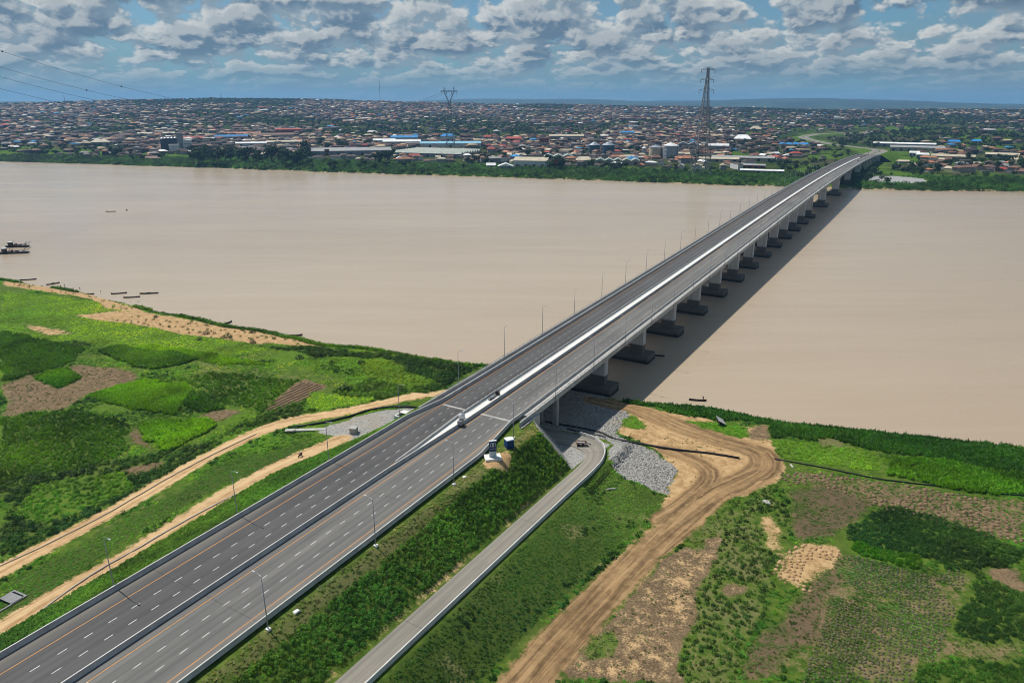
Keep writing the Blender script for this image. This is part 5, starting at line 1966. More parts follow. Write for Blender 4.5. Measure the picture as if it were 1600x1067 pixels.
for kd, nm, lb, ct in (('g', 'grass', 'short grass and weeds over the near bank', 'grass'), ('b', 'ground_cover', 'leafy green ground cover on the slopes and plots', 'ground cover'), ('c', 'crops', 'green field crops and reeds on the near bank', 'crops')):
    P = [np.concatenate([q[i] for q in pts[kd]]) for i in range(5)]
    scatter(nm, P[0], P[1], P[2], P[3], P[4], PR, lb, ct)

# --- planting mounds and ridges
mound = [proto('soil_mound', MB().lathe((0, 0, -.1), [(.62, 0), (.5, .28), (.26, .5), (.08, .56)], 7), 'stone', True)]
mp = []
for poly_px, z, sp, col in (([(1216, 738), (1300, 740), (1380, 752), (1500, 772), (1600, 786), (1600, 850), (1540, 838), (1470, 820), (1390, 800), (1280, 758), (1230, 758)], 3, 1.55, (.17, .115, .066)),
                            ([(1210, 868), (1255, 848), (1312, 860), (1308, 895), (1265, 926), (1208, 906)], 3, 1.35, (.36, .235, .12)),
                            ([(1322, 866), (1420, 886), (1510, 893), (1495, 950), (1470, 1010), (1440, 1067), (1250, 1067), (1285, 985), (1300, 920)], 3, .95, (.092, .084, .046))):
    poly = np.array([st_at(x, y, z) for x, y in poly_px])
    lo, hi = poly.min(0), poly.max(0)
    ga, gb = np.meshgrid(np.arange(lo[0], hi[0], sp), np.arange(lo[1], hi[1], sp), indexing='ij')
    ga = ga + (np.arange(ga.shape[1]) % 2)[None, :] * sp * .5
    ga, gb = ga.ravel() + RNG.uniform(-.35, .35, ga.size) * sp, gb.ravel() + RNG.uniform(-.3, .3, gb.size) * sp
    q = in_poly(ga, gb, poly) & (fbm(ga, gb, 9, 2, 33) > .38)
    ga, gb = ga[q], gb[q]
    r = RNG.random(len(ga))
    k = (.5 + .35 * r) * sp / 1.3
    mp.append((Wa(ga, gb, ground_z(ga, gb)), np.stack([k * 1.15, k * 1.15, k], -1), r * 6, np.zeros(len(ga)), np.array(col)[None, :] * (.7 + .6 * r[:, None])))
# furrowed plot on the left
poly = np.array([st_at(x, y, 3) for x, y in [(412, 640), (440, 618), (470, 597), (506, 603), (480, 622), (440, 643)]])
lo, hi = poly.min(0), poly.max(0)
ga, gb = np.meshgrid(np.arange(lo[0], hi[0], .55), np.arange(lo[1], hi[1], 1.9), indexing='ij')
ga, gb = ga.ravel(), gb.ravel() + RNG.uniform(-.1, .1, gb.size)
q = in_poly(ga, gb, poly)
ga, gb = ga[q], gb[q]
r = RNG.random(len(ga))
mp.append((Wa(ga, gb, ground_z(ga, gb)), np.stack([.8 + 0 * r, .8 + 0 * r, .75 + .2 * r], -1), r * 6, np.zeros(len(ga)), np.array((.20, .135, .075))[None, :] * (.7 + .6 * r[:, None])))
P = [np.concatenate([q[i] for q in mp]) for i in range(5)]
scatter('soil_mounds', P[0], P[1], P[2], P[3], P[4], mound, 'heaped planting mounds of bare earth in the plots', 'soil mounds')

# --- rip-rap stones
def rock_mb(seed):
    r = random.Random(seed)
    bm = bmesh.new()
    bmesh.ops.create_icosphere(bm, subdivisions=1, radius=.5)
    for v in bm.verts:
        v.co *= r.uniform(.7, 1.15)
        v.co.z *= .7
    mb = MB()
    bm.verts.ensure_lookup_table()
    mb.add([v.co[:] for v in bm.verts], [tuple(v.index for v in f.verts) for f in bm.faces])
    bm.free()
    return mb


RK = [proto('stone', rock_mb(k), 'stone') for k in range(3)]
a, b = sow(176, 240, -27, 70, 8.0)
chq, pq, (_, _, tq) = classify(a, b)
q = (chq['gravel'] > .5) & (tq < .4) & (b < 66) & (a < shore(b) + 1.0) & ~((a > 186) & (a < 195) & (b < 40)) & ~((b > 17) & (b < 39) & (a < 196))
a, b = a[q], b[q]
r = RNG.random((len(a), 3))
k = .16 + .6 * r[:, 0] ** 4
g = .13 + .29 * r[:, 1:2]
scatter('riprap', Wa(a, b, ground_z(a, b) + .05), np.stack([k, k * (.7 + .5 * r[:, 2]), k * .8], -1), r[:, 2] * 6, (r[:, 1] * 2.99).astype(int), g * np.array([1, .955, .87]), RK, 'grey rip-rap stones spread round the bridge end', 'gravel')

# --- bushes that stand apart on the sandy left shore
SHM = [(leaf_cloud(120, 1.5, 2.0, .5, 40 + k).mesh('foliage', 'crown_mid' if k % 2 else 'crown_dark'), MB().tube([(0, 0, -.2), (.1, 0, .6), (.05, .1, 1.2)], [.1, .07, .04], 6).mesh('stem', 'bark')) for k in range(4)]
SHP = [(216, 476, 1.3, 'round bush at the shore left of the moored canoes'), (228, 478, 1.1, 'bush overhanging the shore behind the lowest canoe'), (205, 474, .9, 'small bush at the water edge behind the canoes'),
       (356, 527, 1.4, 'big round bush in the middle of the sand bank'), (322, 522, 1.1, 'bush on the left part of the sand bank'), (312, 531, .9, 'low bush at the edge of the pale sand patch'),
       (395, 520, .9, 'small bush on the right half of the sand'), (430, 521, 1.0, 'bush beside the low canoe'), (446, 526, 1.0, 'bush just right of the low canoe'), (428, 529, .7, 'tiny bush below the pair by the low canoe'),
       (395, 536, 1.0, 'bush at the lower edge of the sand strip'), (243, 496, .9, 'bush on the beach above the sandy slope'), (540, 610, 1.9, 'large dark bush above the curved gravel apron'), (628, 612, 1.3, 'dark bush on the bare patch near the bridge'),
       (468, 560, 1.2, 'dark bush in the scrub below the sand point'), (500, 556, 1.3, 'spreading bush near the shore scrub'), (565, 568, 1.2, 'dark bush on the crest of the shore scrub'), (640, 572, 1.3, 'dark bush close to the shore short of the bridge')]
for i, (px, py, k, lb) in enumerate(SHP):
    s, t, z = place_st(px, py, 2.5)
    o = empty('shrub', W(s, t, z - .1), i * 1.7, lb, 'shrub', 'single shrubs on the left bank')
    o.scale = (k * 1.15, k * 1.15, k * .9)
    fm, sm = SHM[i % 4]
    link(bpy.data.objects.new('foliage', fm), o)
    link(bpy.data.objects.new('stem', sm), o)

# ================================================================ far bank
def far_place(px, py):
    z = 5.0
    for _ in range(8):
        p = at(px, py, z)
        z = float(far_z(np.array(p[0]), np.array(p[1])))
        z = max(z, .5)
    return at(px, py, z)


def bearing(p):
    return -math.atan2(p[0], p[1])


USED = []          # footprints kept free of houses: x, y, radius


def gable(mb, x0, x1, y0, y1, z, rise, ov=.6, hip=0.0):
    """ridge along x"""
    ym = (y0 + y1) / 2
    a, b = x0 - ov, x1 + ov
    c, d = y0 - ov, y1 + ov
    mb.add([(a, c, z), (b, c, z), (b, d, z), (a, d, z), (a + hip, ym, z + rise), (b - hip, ym, z + rise), (a, c, z - .25), (b, c, z - .25), (b, d, z - .25), (a, d, z - .25)],
           [(0, 1, 5, 4), (2, 3, 4, 5), (1, 2, 5), (3, 0, 4), (6, 7, 1, 0), (7, 8, 2, 1), (8, 9, 3, 2), (9, 6, 0, 3), (9, 8, 7, 6)])


def shed(name, px, py, wpx, depth, h, roof, wall, label, cat='warehouse', rise=3.0, n=1, across=False, turn=0.0, hip=0.0, doors=3, group=None):
    p = far_place(px, py)
    d = math.hypot(p[0], p[1])
    L = wpx * d / F_PX
    o = empty(name, (p[0], p[1], p[2]), bearing(p) + turn, label, cat, group)
    USED.append((p[0], p[1] + depth * .5, max(L, depth) * .5 + 6))
    MB().box((0, depth / 2, h / 2 - 1.5), (L, depth, h + 3)).build('wall', wall, o)
    if across:
        bw = L / n
        for i in range(n):
            mb = MB()
            x0 = -L / 2 + i * bw
            # ridge along y
            mb.add([(x0 - .02, -.8, h), (x0 + bw + .02, -.8, h), (x0 + bw + .02, depth + .8, h), (x0 - .02, depth + .8, h), (x0 + bw / 2, -.8, h + rise), (x0 + bw / 2, depth + .8, h + rise)],
                   [(0, 4, 5, 3), (4, 1, 2, 5), (0, 1, 4), (2, 3, 5), (3, 2, 1, 0)])
            mb.build('roof_bay' if n > 1 else 'roof', roof, o)
    else:
        bd = depth / n
        for i in range(n):
            mb = MB()
            gable(mb, -L / 2, L / 2, i * bd, (i + 1) * bd, h + .02, rise, .4 if n == 1 else .01, hip)
            mb.build('roof_bay' if n > 1 else 'roof', roof, o)
    for k in range(doors):
        x = -L / 2 + (k + .5) * L / doors
        MB().box((x, -.05, min(h * .4, 2.6) - .3), (min(4.5, L / doors * .5), .3, min(h * .8, 5.2))).build('door', 'glass_dark', o)
    return o


shed('warehouse', 548, 243, 120, 46, 9, 'roof_grey', 'wall_grey', 'very long grey-roofed warehouse behind the riverside trees', rise=5, doors=7)
shed('sawtooth_factory', 668, 246, 112, 95, 7.5, 'roof_green', 'wall_grey', 'grey factory shed with a zigzag row of gables facing right', 'factory', rise=4.5, n=8, turn=R(-28), doors=5)
shed('warehouse', 704, 230, 92, 34, 8, 'roof_sky', 'wall_white', 'long light-blue roofed warehouse beside the left pylon', rise=4)
shed('warehouse', 628, 227, 56, 26, 8, 'roof_white', 'wall_cream', 'white-roofed warehouse left of the light-blue one', rise=4)
shed('warehouse', 632, 221.5, 40, 22, 10, 'roof_blue', 'wall_white', 'strong blue roof behind the white-roofed warehouse', rise=4)
shed('warehouse', 700, 221, 22, 26, 12, 'roof_blue', 'wall_white', 'small hipped bright blue roof just left of the pylon foot', rise=6, hip=8)
shed('warehouse', 600, 224, 34, 22, 7, 'roof_white', 'wall_white', 'low white shed among dark trees left of the blue roofs', rise=3)
shed('warehouse', 362, 219, 44, 24, 8, 'roof_blue', 'wall_cream', 'blue roofs beyond the riverside trees at centre left', rise=4, n=2)
shed('warehouse', 393, 229, 42, 20, 7, 'roof_white', 'wall_white', 'white shed roof showing above the riverside wood', rise=2.5)
shed('warehouse', 302, 221, 30, 26, 7, 'roof_red', 'wall_cream', 'red-roofed shed right of the dark silos', rise=4, n=2)
shed('warehouse', 380, 213, 48, 26, 7, 'roof_orange', 'wall_cream', 'long orange-tiled roof left of the red block', rise=4)
shed('warehouse', 428, 216, 56, 34, 8, 'roof_rust', 'wall_cream', 'rust-red sheds in front of the red block', rise=4, n=2)
shed('factory_block', 451, 212, 34, 40, 16, 'roof_red', 'wall_red', 'tall dark red industrial block in the left town', 'factory', rise=2, doors=5)
shed('warehouse', 445, 226, 50, 26, 6, 'roof_cream', 'wall_cream', 'cream shed roofs below the red block', rise=3)
shed('warehouse', 245, 213, 46, 26, 7, 'roof_cream', 'wall_grey', 'long cream roof above the dark silos', rise=3)
shed('warehouse', 828, 262, 52, 40, 11, 'roof_cream', 'wall_white', 'large cream-roofed shed on the riverfront right of the left pylon', rise=4.5, n=1, turn=R(-10), doors=4)
shed('warehouse', 872, 253, 44, 34, 9, 'roof_green', 'wall_cream', 'pale green gabled shed behind the riverfront trees', rise=4, n=3, across=True)
shed('warehouse', 912, 259, 24, 24, 9, 'roof_cream', 'wall_cream', 'broad cream gable house in front of the blue tanks', 'house', rise=5, hip=5)
shed('row_sheds', 965, 258, 66, 30, 7, 'roof_green', 'wall_cream', 'row of grey gabled sheds below the blue tanks', 'warehouse', rise=3.6, n=5, across=True, doors=5)
shed('gable_house', 790, 265, 24, 18, 5, 'roof_white', 'wall_grey', 'white-edged gable house at the water side near the left pylon', 'house', rise=4.5, across=True, doors=2)
shed('gable_house', 767, 263, 14, 14, 4.5, 'roof_white', 'wall_cream', 'small white-roofed house left of the gable house', 'house', rise=3.5, doors=1)
shed('warehouse', 803, 222, 22, 24, 8, 'roof_red', 'wall_red', 'bright red roof in the middle of the town', rise=4)
shed('warehouse', 762, 219, 10, 16, 8, 'roof_red', 'wall_cream', 'small red roof left of the bright red one', rise=4)
shed('tower_block', 850, 226, 14, 18, 15, 'roof_brown', 'wall_red', 'dark red block with flat roof in the middle town', 'building', rise=1.5)
shed('warehouse', 885, 219, 52, 26, 10, 'roof_cream', 'wall_grey', 'long cream-roofed hall above the middle town', rise=3)
shed('warehouse', 980, 213, 20, 22, 10, 'roof_blue', 'wall_white', 'vivid blue roof in the town above the blue tanks', rise=3)
shed('warehouse', 1075, 233, 30, 26, 10, 'roof_grey', 'wall_grey', 'grey gabled shed right of the steel silos', rise=5, n=2, across=True)
shed('warehouse', 1122, 234, 30, 22, 8, 'roof_white', 'wall_grey', 'white-roofed shed right of the tall pylon', rise=4, n=2)
shed('warehouse', 1160, 252, 88, 30, 6, 'roof_grey', 'wall_cream', 'long low grey roof behind the tall pylon', rise=2.5, doors=6)
shed('warehouse', 1120, 253, 62, 22, 5, 'roof_cream', 'wall_cream', 'long pale green-cream shed at the foot of the tall pylon', rise=2.5, doors=5)
shed('warehouse', 1190, 271, 60, 12, 4, 'roof_white', 'wall_grey', 'long thin white roof on the bank left of the bridge', rise=1.6, doors=6)
shed('warehouse', 1176, 263, 34, 14, 4.5, 'roof_grey', 'wall_red', 'grey roof behind the long thin white one', rise=2, doors=4)
shed('white_tent_hall', 1160, 221, 24, 44, 6, 'roof_white', 'wall_white', 'brilliant white hipped hall in the right town', 'hall', rise=9, hip=10)
for k, (x, w) in enumerate(((1222, 9), (1232, 9), (1243, 9), (1256, 12))):
    shed('blue_roof_house', x, 229.5 + (k % 2) * .5, w, 13, 6, 'roof_blue', 'wall_white', ('leftmost of', 'second of', 'third of', 'rightmost and largest of')[k] + ' the four small blue roofs left of the far road', 'house', rise=3.5, hip=3, doors=1, group='blue roofed houses by the far road')
shed('market_hall', 1412, 230, 74, 22, 7, 'roof_white', 'wall_grey', 'long white-roofed hall right of the far road', 'hall', rise=2.5, doors=8)
shed('market_hall', 1432, 237, 64, 34, 8, 'roof_grey', 'wall_cream', 'broad grey-roofed hall in front of the long white one', 'hall', rise=3, doors=7)
shed('warehouse', 1488, 250, 50, 20, 6, 'roof_cream', 'wall_cream', 'cream roofs below the broad grey hall', rise=3, n=2)
shed('warehouse', 1428, 244, 12, 14, 6, 'roof_white', 'wall_white', 'small white-roofed house below the grey hall, left one', 'house', rise=3)
shed('warehouse', 1441, 247, 16, 14, 6, 'roof_white', 'wall_white', 'small white-roofed house below the grey hall, right one', 'house', rise=3, hip=3)
shed('warehouse', 1565, 247, 36, 18, 6, 'roof_cream', 'wall_cream', 'long cream roof at the right edge of the far bank', rise=3)
shed('warehouse', 1490, 226, 15, 16, 6, 'roof_blue', 'wall_cream', 'blue hipped roof among houses at the right, left one', 'house', rise=4, hip=4)
shed('warehouse', 1525, 225, 12, 16, 6, 'roof_blue', 'wall_cream', 'blue hipped roof among houses at the right, right one', 'house', rise=4, hip=4)
shed('warehouse', 158, 228, 22, 24, 8, 'roof_cream', 'wall_cream', 'broad cream hipped roof at the left of the town', 'house', rise=6, hip=10)
shed('warehouse', 26, 203, 18, 24, 8, 'roof_blue', 'wall_cream', 'blue hipped roof near the left edge of the town', 'house', rise=6, hip=9)
shed('warehouse', 1180, 206, 16, 26, 8, 'roof_cream', 'wall_cream', 'pyramid cream roof above the white hall', 'house', rise=9, hip=10)


# --- silos and tanks
def silo(px, py, wpx, h, mat, cone, label, ribs=True):
    p = far_place(px, py)
    d = math.hypot(p[0], p[1])
    r = wpx * d / F_PX / 2
    o = empty('silo', (p[0], p[1], p[2]), 0, label, 'silo', 'silos')
    USED.append((p[0], p[1], r + 6))
    prof = [(r, -2)]
    for k in range(int(h // 2.5)):
        prof += [(r * 1.0, k * 2.5), (r * 1.012, k * 2.5 + .3), (r, k * 2.5 + .6)]
    prof.append((r, h))
    MB().lathe((0, 0, 0), prof, 24).build('shell', mat, o, False)
    MB().lathe((0, 0, h), [(r * 1.03, 0), (r * .15, cone), (r * .12, cone + 1.2)], 24).build('roof', 'silo_steel' if mat != 'silo_steel' else 'roof_white', o)
    MB().bar((r * .7, -r * .75, 0), (r * .7, -r * .75, h), .6).build('ladder', 'dark_steel', o)
    return o


silo(1024, 246, 20, 19, 'roof_cream', 4, 'tan ribbed silo, left of the two big silos near the tall pylon')
silo(1047, 247, 23, 23, 'silo_steel', 5, 'bright steel silo, right of the two big silos near the tall pylon')
silo(1006, 243, 7, 14, 'silo_steel', 3, 'slim grey silo left of the two big silos')
silo(928, 241, 17, 18, 'silo_blue', 6, 'dark blue-green tank with a pale cone roof, left of the pair')
silo(950, 242, 19, 19, 'silo_blue', 6, 'dark blue-green tank with a pale cone roof, right of the pair')
for k in range(5):
    silo(256 + k * 5.2, 236 - k * .3, 5.6, 25, 'silo_dark', 2, f'dark grain silo, {("first", "second", "third", "fourth", "fifth")[k]} from the left in the dark cluster')
p = far_place(288, 236)
o = empty('mill_tower', tuple(p), bearing(p), 'white mill buildings with a taller tower beside the dark silos', 'mill')
USED.append((p[0], p[1], 40))
MB().box((-5, 6, 17), (12, 14, 38)).build('tower', 'wall_grey', o)
MB().box((8, 2, 10), (17, 16, 24)).build('mill_house', 'wall_white', o)
MB().box((-18, -8, 6), (20, 10, 16)).build('annex', 'wall_white', o)
for k in range(4):
    MB().box((3 + k * 3.4, -6.1, 14), (1.6, .3, 2.2)).build('window', 'glass_dark', o)
    MB().box((3 + k * 3.4, -6.1, 7), (1.6, .3, 2.2)).build('window', 'glass_dark', o)
p = far_place(512, 252)
o = empty('water_tower', tuple(p), bearing(p), 'rusty water tower on steel legs by the long warehouse', 'water tower')
for x in (-3.5, 3.5):
    for y in (-3.5, 3.5):
        MB().bar((x * 1.2, y * 1.2, -1), (x, y, 15), .7).build('leg', 'rust', o)
MB().box((0, 0, 18), (8.5, 8.5, 6)).build('tank', 'rust', o)
for z in (5, 10):
    for a, b in (((-4, -4), (4, -4)), ((4, -4), (4, 4)), ((4, 4), (-4, 4)), ((-4, 4), (-4, -4))):
        MB().bar((a[0], a[1], z), (b[0], b[1], z), .4).build('brace', 'rust', o)
USED.append((p[0], p[1], 12))


# --- lattice pylons
def lattice(levels, wd, br):
    mb = MB()
    for (z0, h0), (z1, h1) in zip(levels[:-1], levels[1:]):
        c0 = [(-h0, -h0, z0), (h0, -h0, z0), (h0, h0, z0), (-h0, h0, z0)]
        c1 = [(-h1, -h1, z1), (h1, -h1, z1), (h1, h1, z1), (-h1, h1, z1)]
        for i in range(4):
            j = (i + 1) % 4
            mb.bar(c0[i], c1[i], wd)
            mb.bar(c0[i], c1[j], br)
            mb.bar(c0[j], c1[i], br)
            mb.bar(c1[i], c1[j], br)
    return mb


def top_z(px, py, d):
    r = ray(px, py)
    return CAM_H + r[2] * d / math.hypot(r[0], r[1])


p1 = far_place(704, 238)
H1 = (top_z(703, 139, math.hypot(p1[0], p1[1])) - p1[2]) / 1.0
py1 = empty('power_pylon', tuple(p1), bearing(p1), 'grey lattice pylon with a forked Y-shaped head on the left', 'pylon', 'river crossing pylons')
USED.append((p1[0], p1[1], 16))
wz = H1 * .80
lv = [(H1 * q, 10.5 * (1 - q / .80) + 1.9 * (q / .80)) for q in (0, .14, .27, .38, .48, .56, .63, .69, .75, .80)]
lattice(lv, .95, .55).build('lattice_mast', 'lattice_steel', py1)
for sx in (-1, 1):
    mb = MB()
    for dy in (-1.2, 1.2):
        mb.bar((sx * .8, dy, wz), (sx * 9.0, dy, H1 * .955), .8)
        mb.bar((sx * 2.2, dy, wz), (sx * 10.5, dy, H1 * .955), .8)
        for k in range(5):
            f, g = k / 5, (k + 1) / 5
            mb.bar((sx * (.8 + 8.2 * f), dy, wz + (H1 * .955 - wz) * f), (sx * (2.2 + 8.3 * g), dy, wz + (H1 * .955 - wz) * g), .45)
    mb.build('fork_arm', 'lattice_steel', py1)
    mb = MB()
    mb.bar((sx * 8.6, 0, H1 * .965), (sx * 9.5, 0, H1 * 1.03), .7)
    mb.bar((sx * 11, 0, H1 * .965), (sx * 9.5, 0, H1 * 1.03), .7)
    mb.build('earth_peak', 'lattice_steel', py1)
mb = MB()
for dy in (-1.2, 1.2):
    for dz in (.955, .972):
        mb.bar((-16.5, dy, H1 * dz), (16.5, dy, H1 * dz), .6)
for k in range(12):
    x = -16.5 + k * 3
    mb.bar((x, 0, H1 * .955), (x + 1.5, 0, H1 * .972), .5)
mb.build('crossarm', 'lattice_steel', py1)
for x in (-16, -5, 5, 16):
    MB().bar((x, 0, H1 * .955), (x, 0, H1 * .955 - 6), .6).build('insulator', 'dark_steel', py1)

p2 = far_place(1093, 274)
H2 = top_z(1104, 107, math.hypot(p2[0], p2[1])) - p2[2]
py2 = empty('power_pylon', tuple(p2), bearing(p2) + R(20), 'tall dark lattice pylon with stacked crossarms near the bridge', 'pylon', 'river crossing pylons')
USED.append((p2[0], p2[1], 18))
lv = [(H2 * q, 12.0 * (1 - q) ** 1.25 + 1.1) for q in (0, .10, .19, .27, .345, .41, .47, .525, .575, .62, .665, .71, .755, .80, .85, .90, .95, 1.0)]
lattice(lv, .8, .42).build('lattice_mast', 'lattice_steel', py2)
for zf, hl in ((.985, 10), (.895, 9.5), (.80, 10.8)):
    mb = MB()
    z = H2 * zf
    for sx in (-1, 1):
        for dy in (-1, 1):
            mb.bar((sx * 1.2, dy, z), (sx * hl, 0, z + .4), .42)
            mb.bar((sx * 1.2, dy, z + 3), (sx * hl, 0, z + .4), .42)
    mb.build('crossarm', 'lattice_steel', py2)
    for sx in (-1, 1):
        MB().bar((sx * hl, 0, z), (sx * hl, 0, z - 4.2), .5).build('insulator', 'dark_steel', py2)

# guyed radio mast on the ridge
p = far_place(605, 160)
p[2] = float(far_z(np.array(p[0]), np.array(p[1])))


def ridge_mast(px, h, label, w=1.6, d=4300):
    a = math.atan((px - 800) / F_PX)
    x, y = d * math.sin(a), d * math.cos(a)
    z = float(far_z(np.array(x), np.array(y)))
    o = empty('radio_mast', (x, y, z), 0, label, 'mast', 'radio masts on the ridge')
    MB().bar((0, 0, -3), (0, 0, h), w).build('mast', 'lattice_steel', o)
    MB().bar((-2, 0, h * .93), (2, 0, h * .93), w * .8).build('antenna', 'lattice_steel', o)


ridge_mast(605, 120, 'tall thin radio mast on the ridge left of the forked pylon', 1.7)
ridge_mast(138, 44, 'thin radio mast on the left skyline', 1.4)
ridge_mast(370, 34, 'short radio mast on the crest of the left hill', 1.4)
ridge_mast(945, 40, 'thin radio mast on the skyline in the middle', 1.4)
ridge_mast(975, 34, 'second short radio mast on the middle skyline', 1.4)
ridge_mast(31, 34, 'radio mast at the far left of the skyline', 1.4)

# --- river-crossing conductors with marker balls
HEAD1 = np.array(p1) + np.array([0, 0, H1 * .95])


def wire(pa, pb, sag, label, balls=()):
    pa, pb = np.array(pa), np.array(pb)
    u = np.linspace(0, 1, 60)
    Q = pa[None] * (1 - u[:, None]) + pb[None] * u[:, None]
    Q[:, 2] -= sag * 4 * u * (1 - u)
    o = empty('power_line', tuple(pa), 0, label, 'power line', 'river crossing power lines')
    MB().tube([tuple(q - pa) for q in Q], .13, 5).build('conductor', 'rubber_pipe', o)
    for f in balls:
        q = pa * (1 - f) + pb * f
        q[2] -= sag * 4 * f * (1 - f)
        b = MB().lathe((0, 0, -.8), [(.05, 0), (.57, .23), (.8, .8), (.57, 1.37), (.05, 1.6)], 12).build('marker_ball', 'rubber_pipe', o, True)
        b.location = tuple(q - pa)


def on_ray(px, py, d):
    r = ray(px, py)
    return np.array([0, 0, CAM_H]) + r * (d / math.hypot(r[0], r[1]))


for (ya, sag, xo, balls, lb) in ((-12, 68, -5, (.114, .2315), 'uppermost of the four sagging wires at the upper left, with two marker balls'), (24, 68, 5, (.1917,), 'second sagging wire from the top, with one marker ball'),
                                 (42, 68, -16, (), 'third sagging wire from the top at the upper left'), (66, 72, 16, (), 'lowest of the four sagging wires at the upper left')):
    ax = bearing(p1)
    hd_ = np.array([p1[0] + xo * math.cos(ax), p1[1] + xo * math.sin(ax), p1[2] + H1 * .955 - (0 if abs(xo) > 5 else -3)])
    wire(on_ray(-260, ya, 760), hd_, sag, lb, balls)
# ================================================================ town
ROOFS = [('roof_brown', (.062, .044, .040), .38), ('roof_rust', (.13, .072, .050), .27), ('roof_cream', (.42, .33, .21), .16), ('roof_grey', (.20, .19, .18), .07), ('roof_white', (.60, .59, .55), .03), ('roof_orange', (.30, .14, .08), .07), ('roof_red', (.30, .06, .045), .015), ('roof_blue', (.04, .22, .42), .015)]
RNAME = {'roof_brown': 'dark brown', 'roof_rust': 'rusty', 'roof_cream': 'cream', 'roof_grey': 'grey zinc', 'roof_white': 'white', 'roof_orange': 'orange', 'roof_red': 'red', 'roof_blue': 'blue'}
N = 30000
az = RNG.uniform(R(-38), R(38), N)
dr = np.sqrt(RNG.uniform(1000 ** 2, 4900 ** 2, N))
near = np.sqrt(RNG.uniform(1000 ** 2, 2300 ** 2, 5000))
az = np.concatenate([az, RNG.uniform(R(-38), R(38), 5000)])
dr = np.concatenate([dr, near])
hx, hy_ = dr * np.sin(az), dr * np.cos(az)
hs, ht = to_st(hx, hy_)
hoff = hs - fshore(ht)
hpx_ = 800 + F_PX * np.tan(az)
dens = .35 + 1.1 * (fbm(hx, hy_, 260, 3, 91))
dens = np.where(hpx_ > 1130, np.where(dr < 2700, dens * .40, dens * .62), dens)
dens = np.where((hpx_ > 1240) & (dr > 1250) & (dr < 1700) & (hpx_ < 1400), dens * .15, dens)
dens = np.where(hoff < np.where(hpx_ < 260, 45, 165), 0, dens)
dens = np.where((hpx_ < 1130) & (dr < 1500), dens * .55, dens)
dens = np.where(dr > 4300, dens * .6, dens)
dens = np.where((hpx_ > 240) & (hpx_ < 480) & (dr > 3700), dens * .12, dens)
dens = dens * np.clip((fbm(hx, hy_, 330, 3, 55) - .38) * 4.5, .08, .75)
dens = np.where((hpx_ > 1380) & (hs < 1290), 0, dens)
okh = RNG.random(len(az)) < dens
rd = np.abs(ht - tc(hs)) < np.where(hs < 1460, 40, 75)
okh &= ~((rd) & (hs < 2900) & (hs > 1000))
for x, y, r in USED:
    okh &= np.hypot(hx - x, hy_ - y) > r
hx, hy_, dr, hpx_ = hx[okh], hy_[okh], dr[okh], hpx_[okh]
nh = len(hx)
hz_ = far_z(hx, hy_)
wl = RNG.uniform(9, 21, nh) * np.where(RNG.random(nh) < .12, 1.9, 1)
ww = RNG.uniform(8, 14, nh)
hh = np.where(RNG.random(nh) < .3, RNG.uniform(6, 9, nh), RNG.uniform(3, 4.5, nh))
hr = np.round(RNG.uniform(0, 4, nh)) * math.pi / 2 + (fbm(hx, hy_, 300, 2, 12) - .5) * 2.5
rc = RNG.choice(len(ROOFS), nh, p=np.array([r[2] for r in ROOFS]) / sum(r[2] for r in ROOFS))
rise = ww * RNG.uniform(.16, .30, nh)
hip = np.where(RNG.random(nh) < .65, ww * .5, 0)

order = np.argsort(dr)
vis = order[(hpx_[order] > -10) & (hpx_[order] < 1610)]
single = vis[:300]
UNIT = {}


def unit_wall(mat):
    if mat not in UNIT:
        mb = MB().box((0, 0, .25), (1, 1, 1.5))
        me = mb.mesh('wall', mat)
        UNIT[mat] = me
    return UNIT[mat]


def unit_roof(mat, hp):
    k = (mat, hp)
    if k not in UNIT:
        mb = MB()
        gable(mb, -.5, .5, -.5, .5, 0, 1, .05, .3 if hp else 0)
        UNIT[k] = mb.mesh('roof', mat)
    return UNIT[k]


WHERE_T = [(-99, 160, 'at the left end'), (160, 300, 'near the dark silos'), (300, 490, 'behind the riverside wood'), (490, 700, 'by the long warehouses'), (700, 900, 'between the two pylons'), (900, 1120, 'by the big silos'), (1120, 1260, 'left of the far road'), (1260, 1700, 'right of the far road')]
CNT = {}
for i in sorted(single, key=lambda q: hpx_[q]):
    rn = ROOFS[rc[i]][0]
    two = hh[i] > 5
    lab = f'{"two-storey" if two else "low"} house with {RNAME[rn]} {"hipped" if hip[i] > 0 else "gabled"} roof {next(w for a_, b_, w in WHERE_T if a_ <= hpx_[i] < b_)}'
    CNT[lab] = CNT.get(lab, 0) + 1
    if CNT[lab] > 1:
        lab += f', {ORD[CNT[lab]]} from the left'
    o = empty('house', (hx[i], hy_[i], hz_[i]), hr[i], lab, 'house', 'houses of the far town')
    w_ = link(bpy.data.objects.new('wall', unit_wall(('wall_cream', 'wall_grey', 'wall_white')[i % 3])), o)
    w_.scale = (wl[i], ww[i], hh[i])
    w_.location = (0, 0, 0.0)
    r_ = link(bpy.data.objects.new('roof', unit_roof(rn, hip[i] > 0)), o)
    r_.scale = (wl[i], ww[i], rise[i])
    r_.location = (0, 0, hh[i] * 1.0 + .02)

rest_h = np.setdiff1d(np.arange(nh), single)
a = rest_h
n = len(a)
ca, sa = np.cos(hr[a]), np.sin(hr[a])


def corner(fx, fy, z):
    x, y = fx, fy
    return np.stack([hx[a] + x * ca - y * sa, hy_[a] + x * sa + y * ca, z], -1)


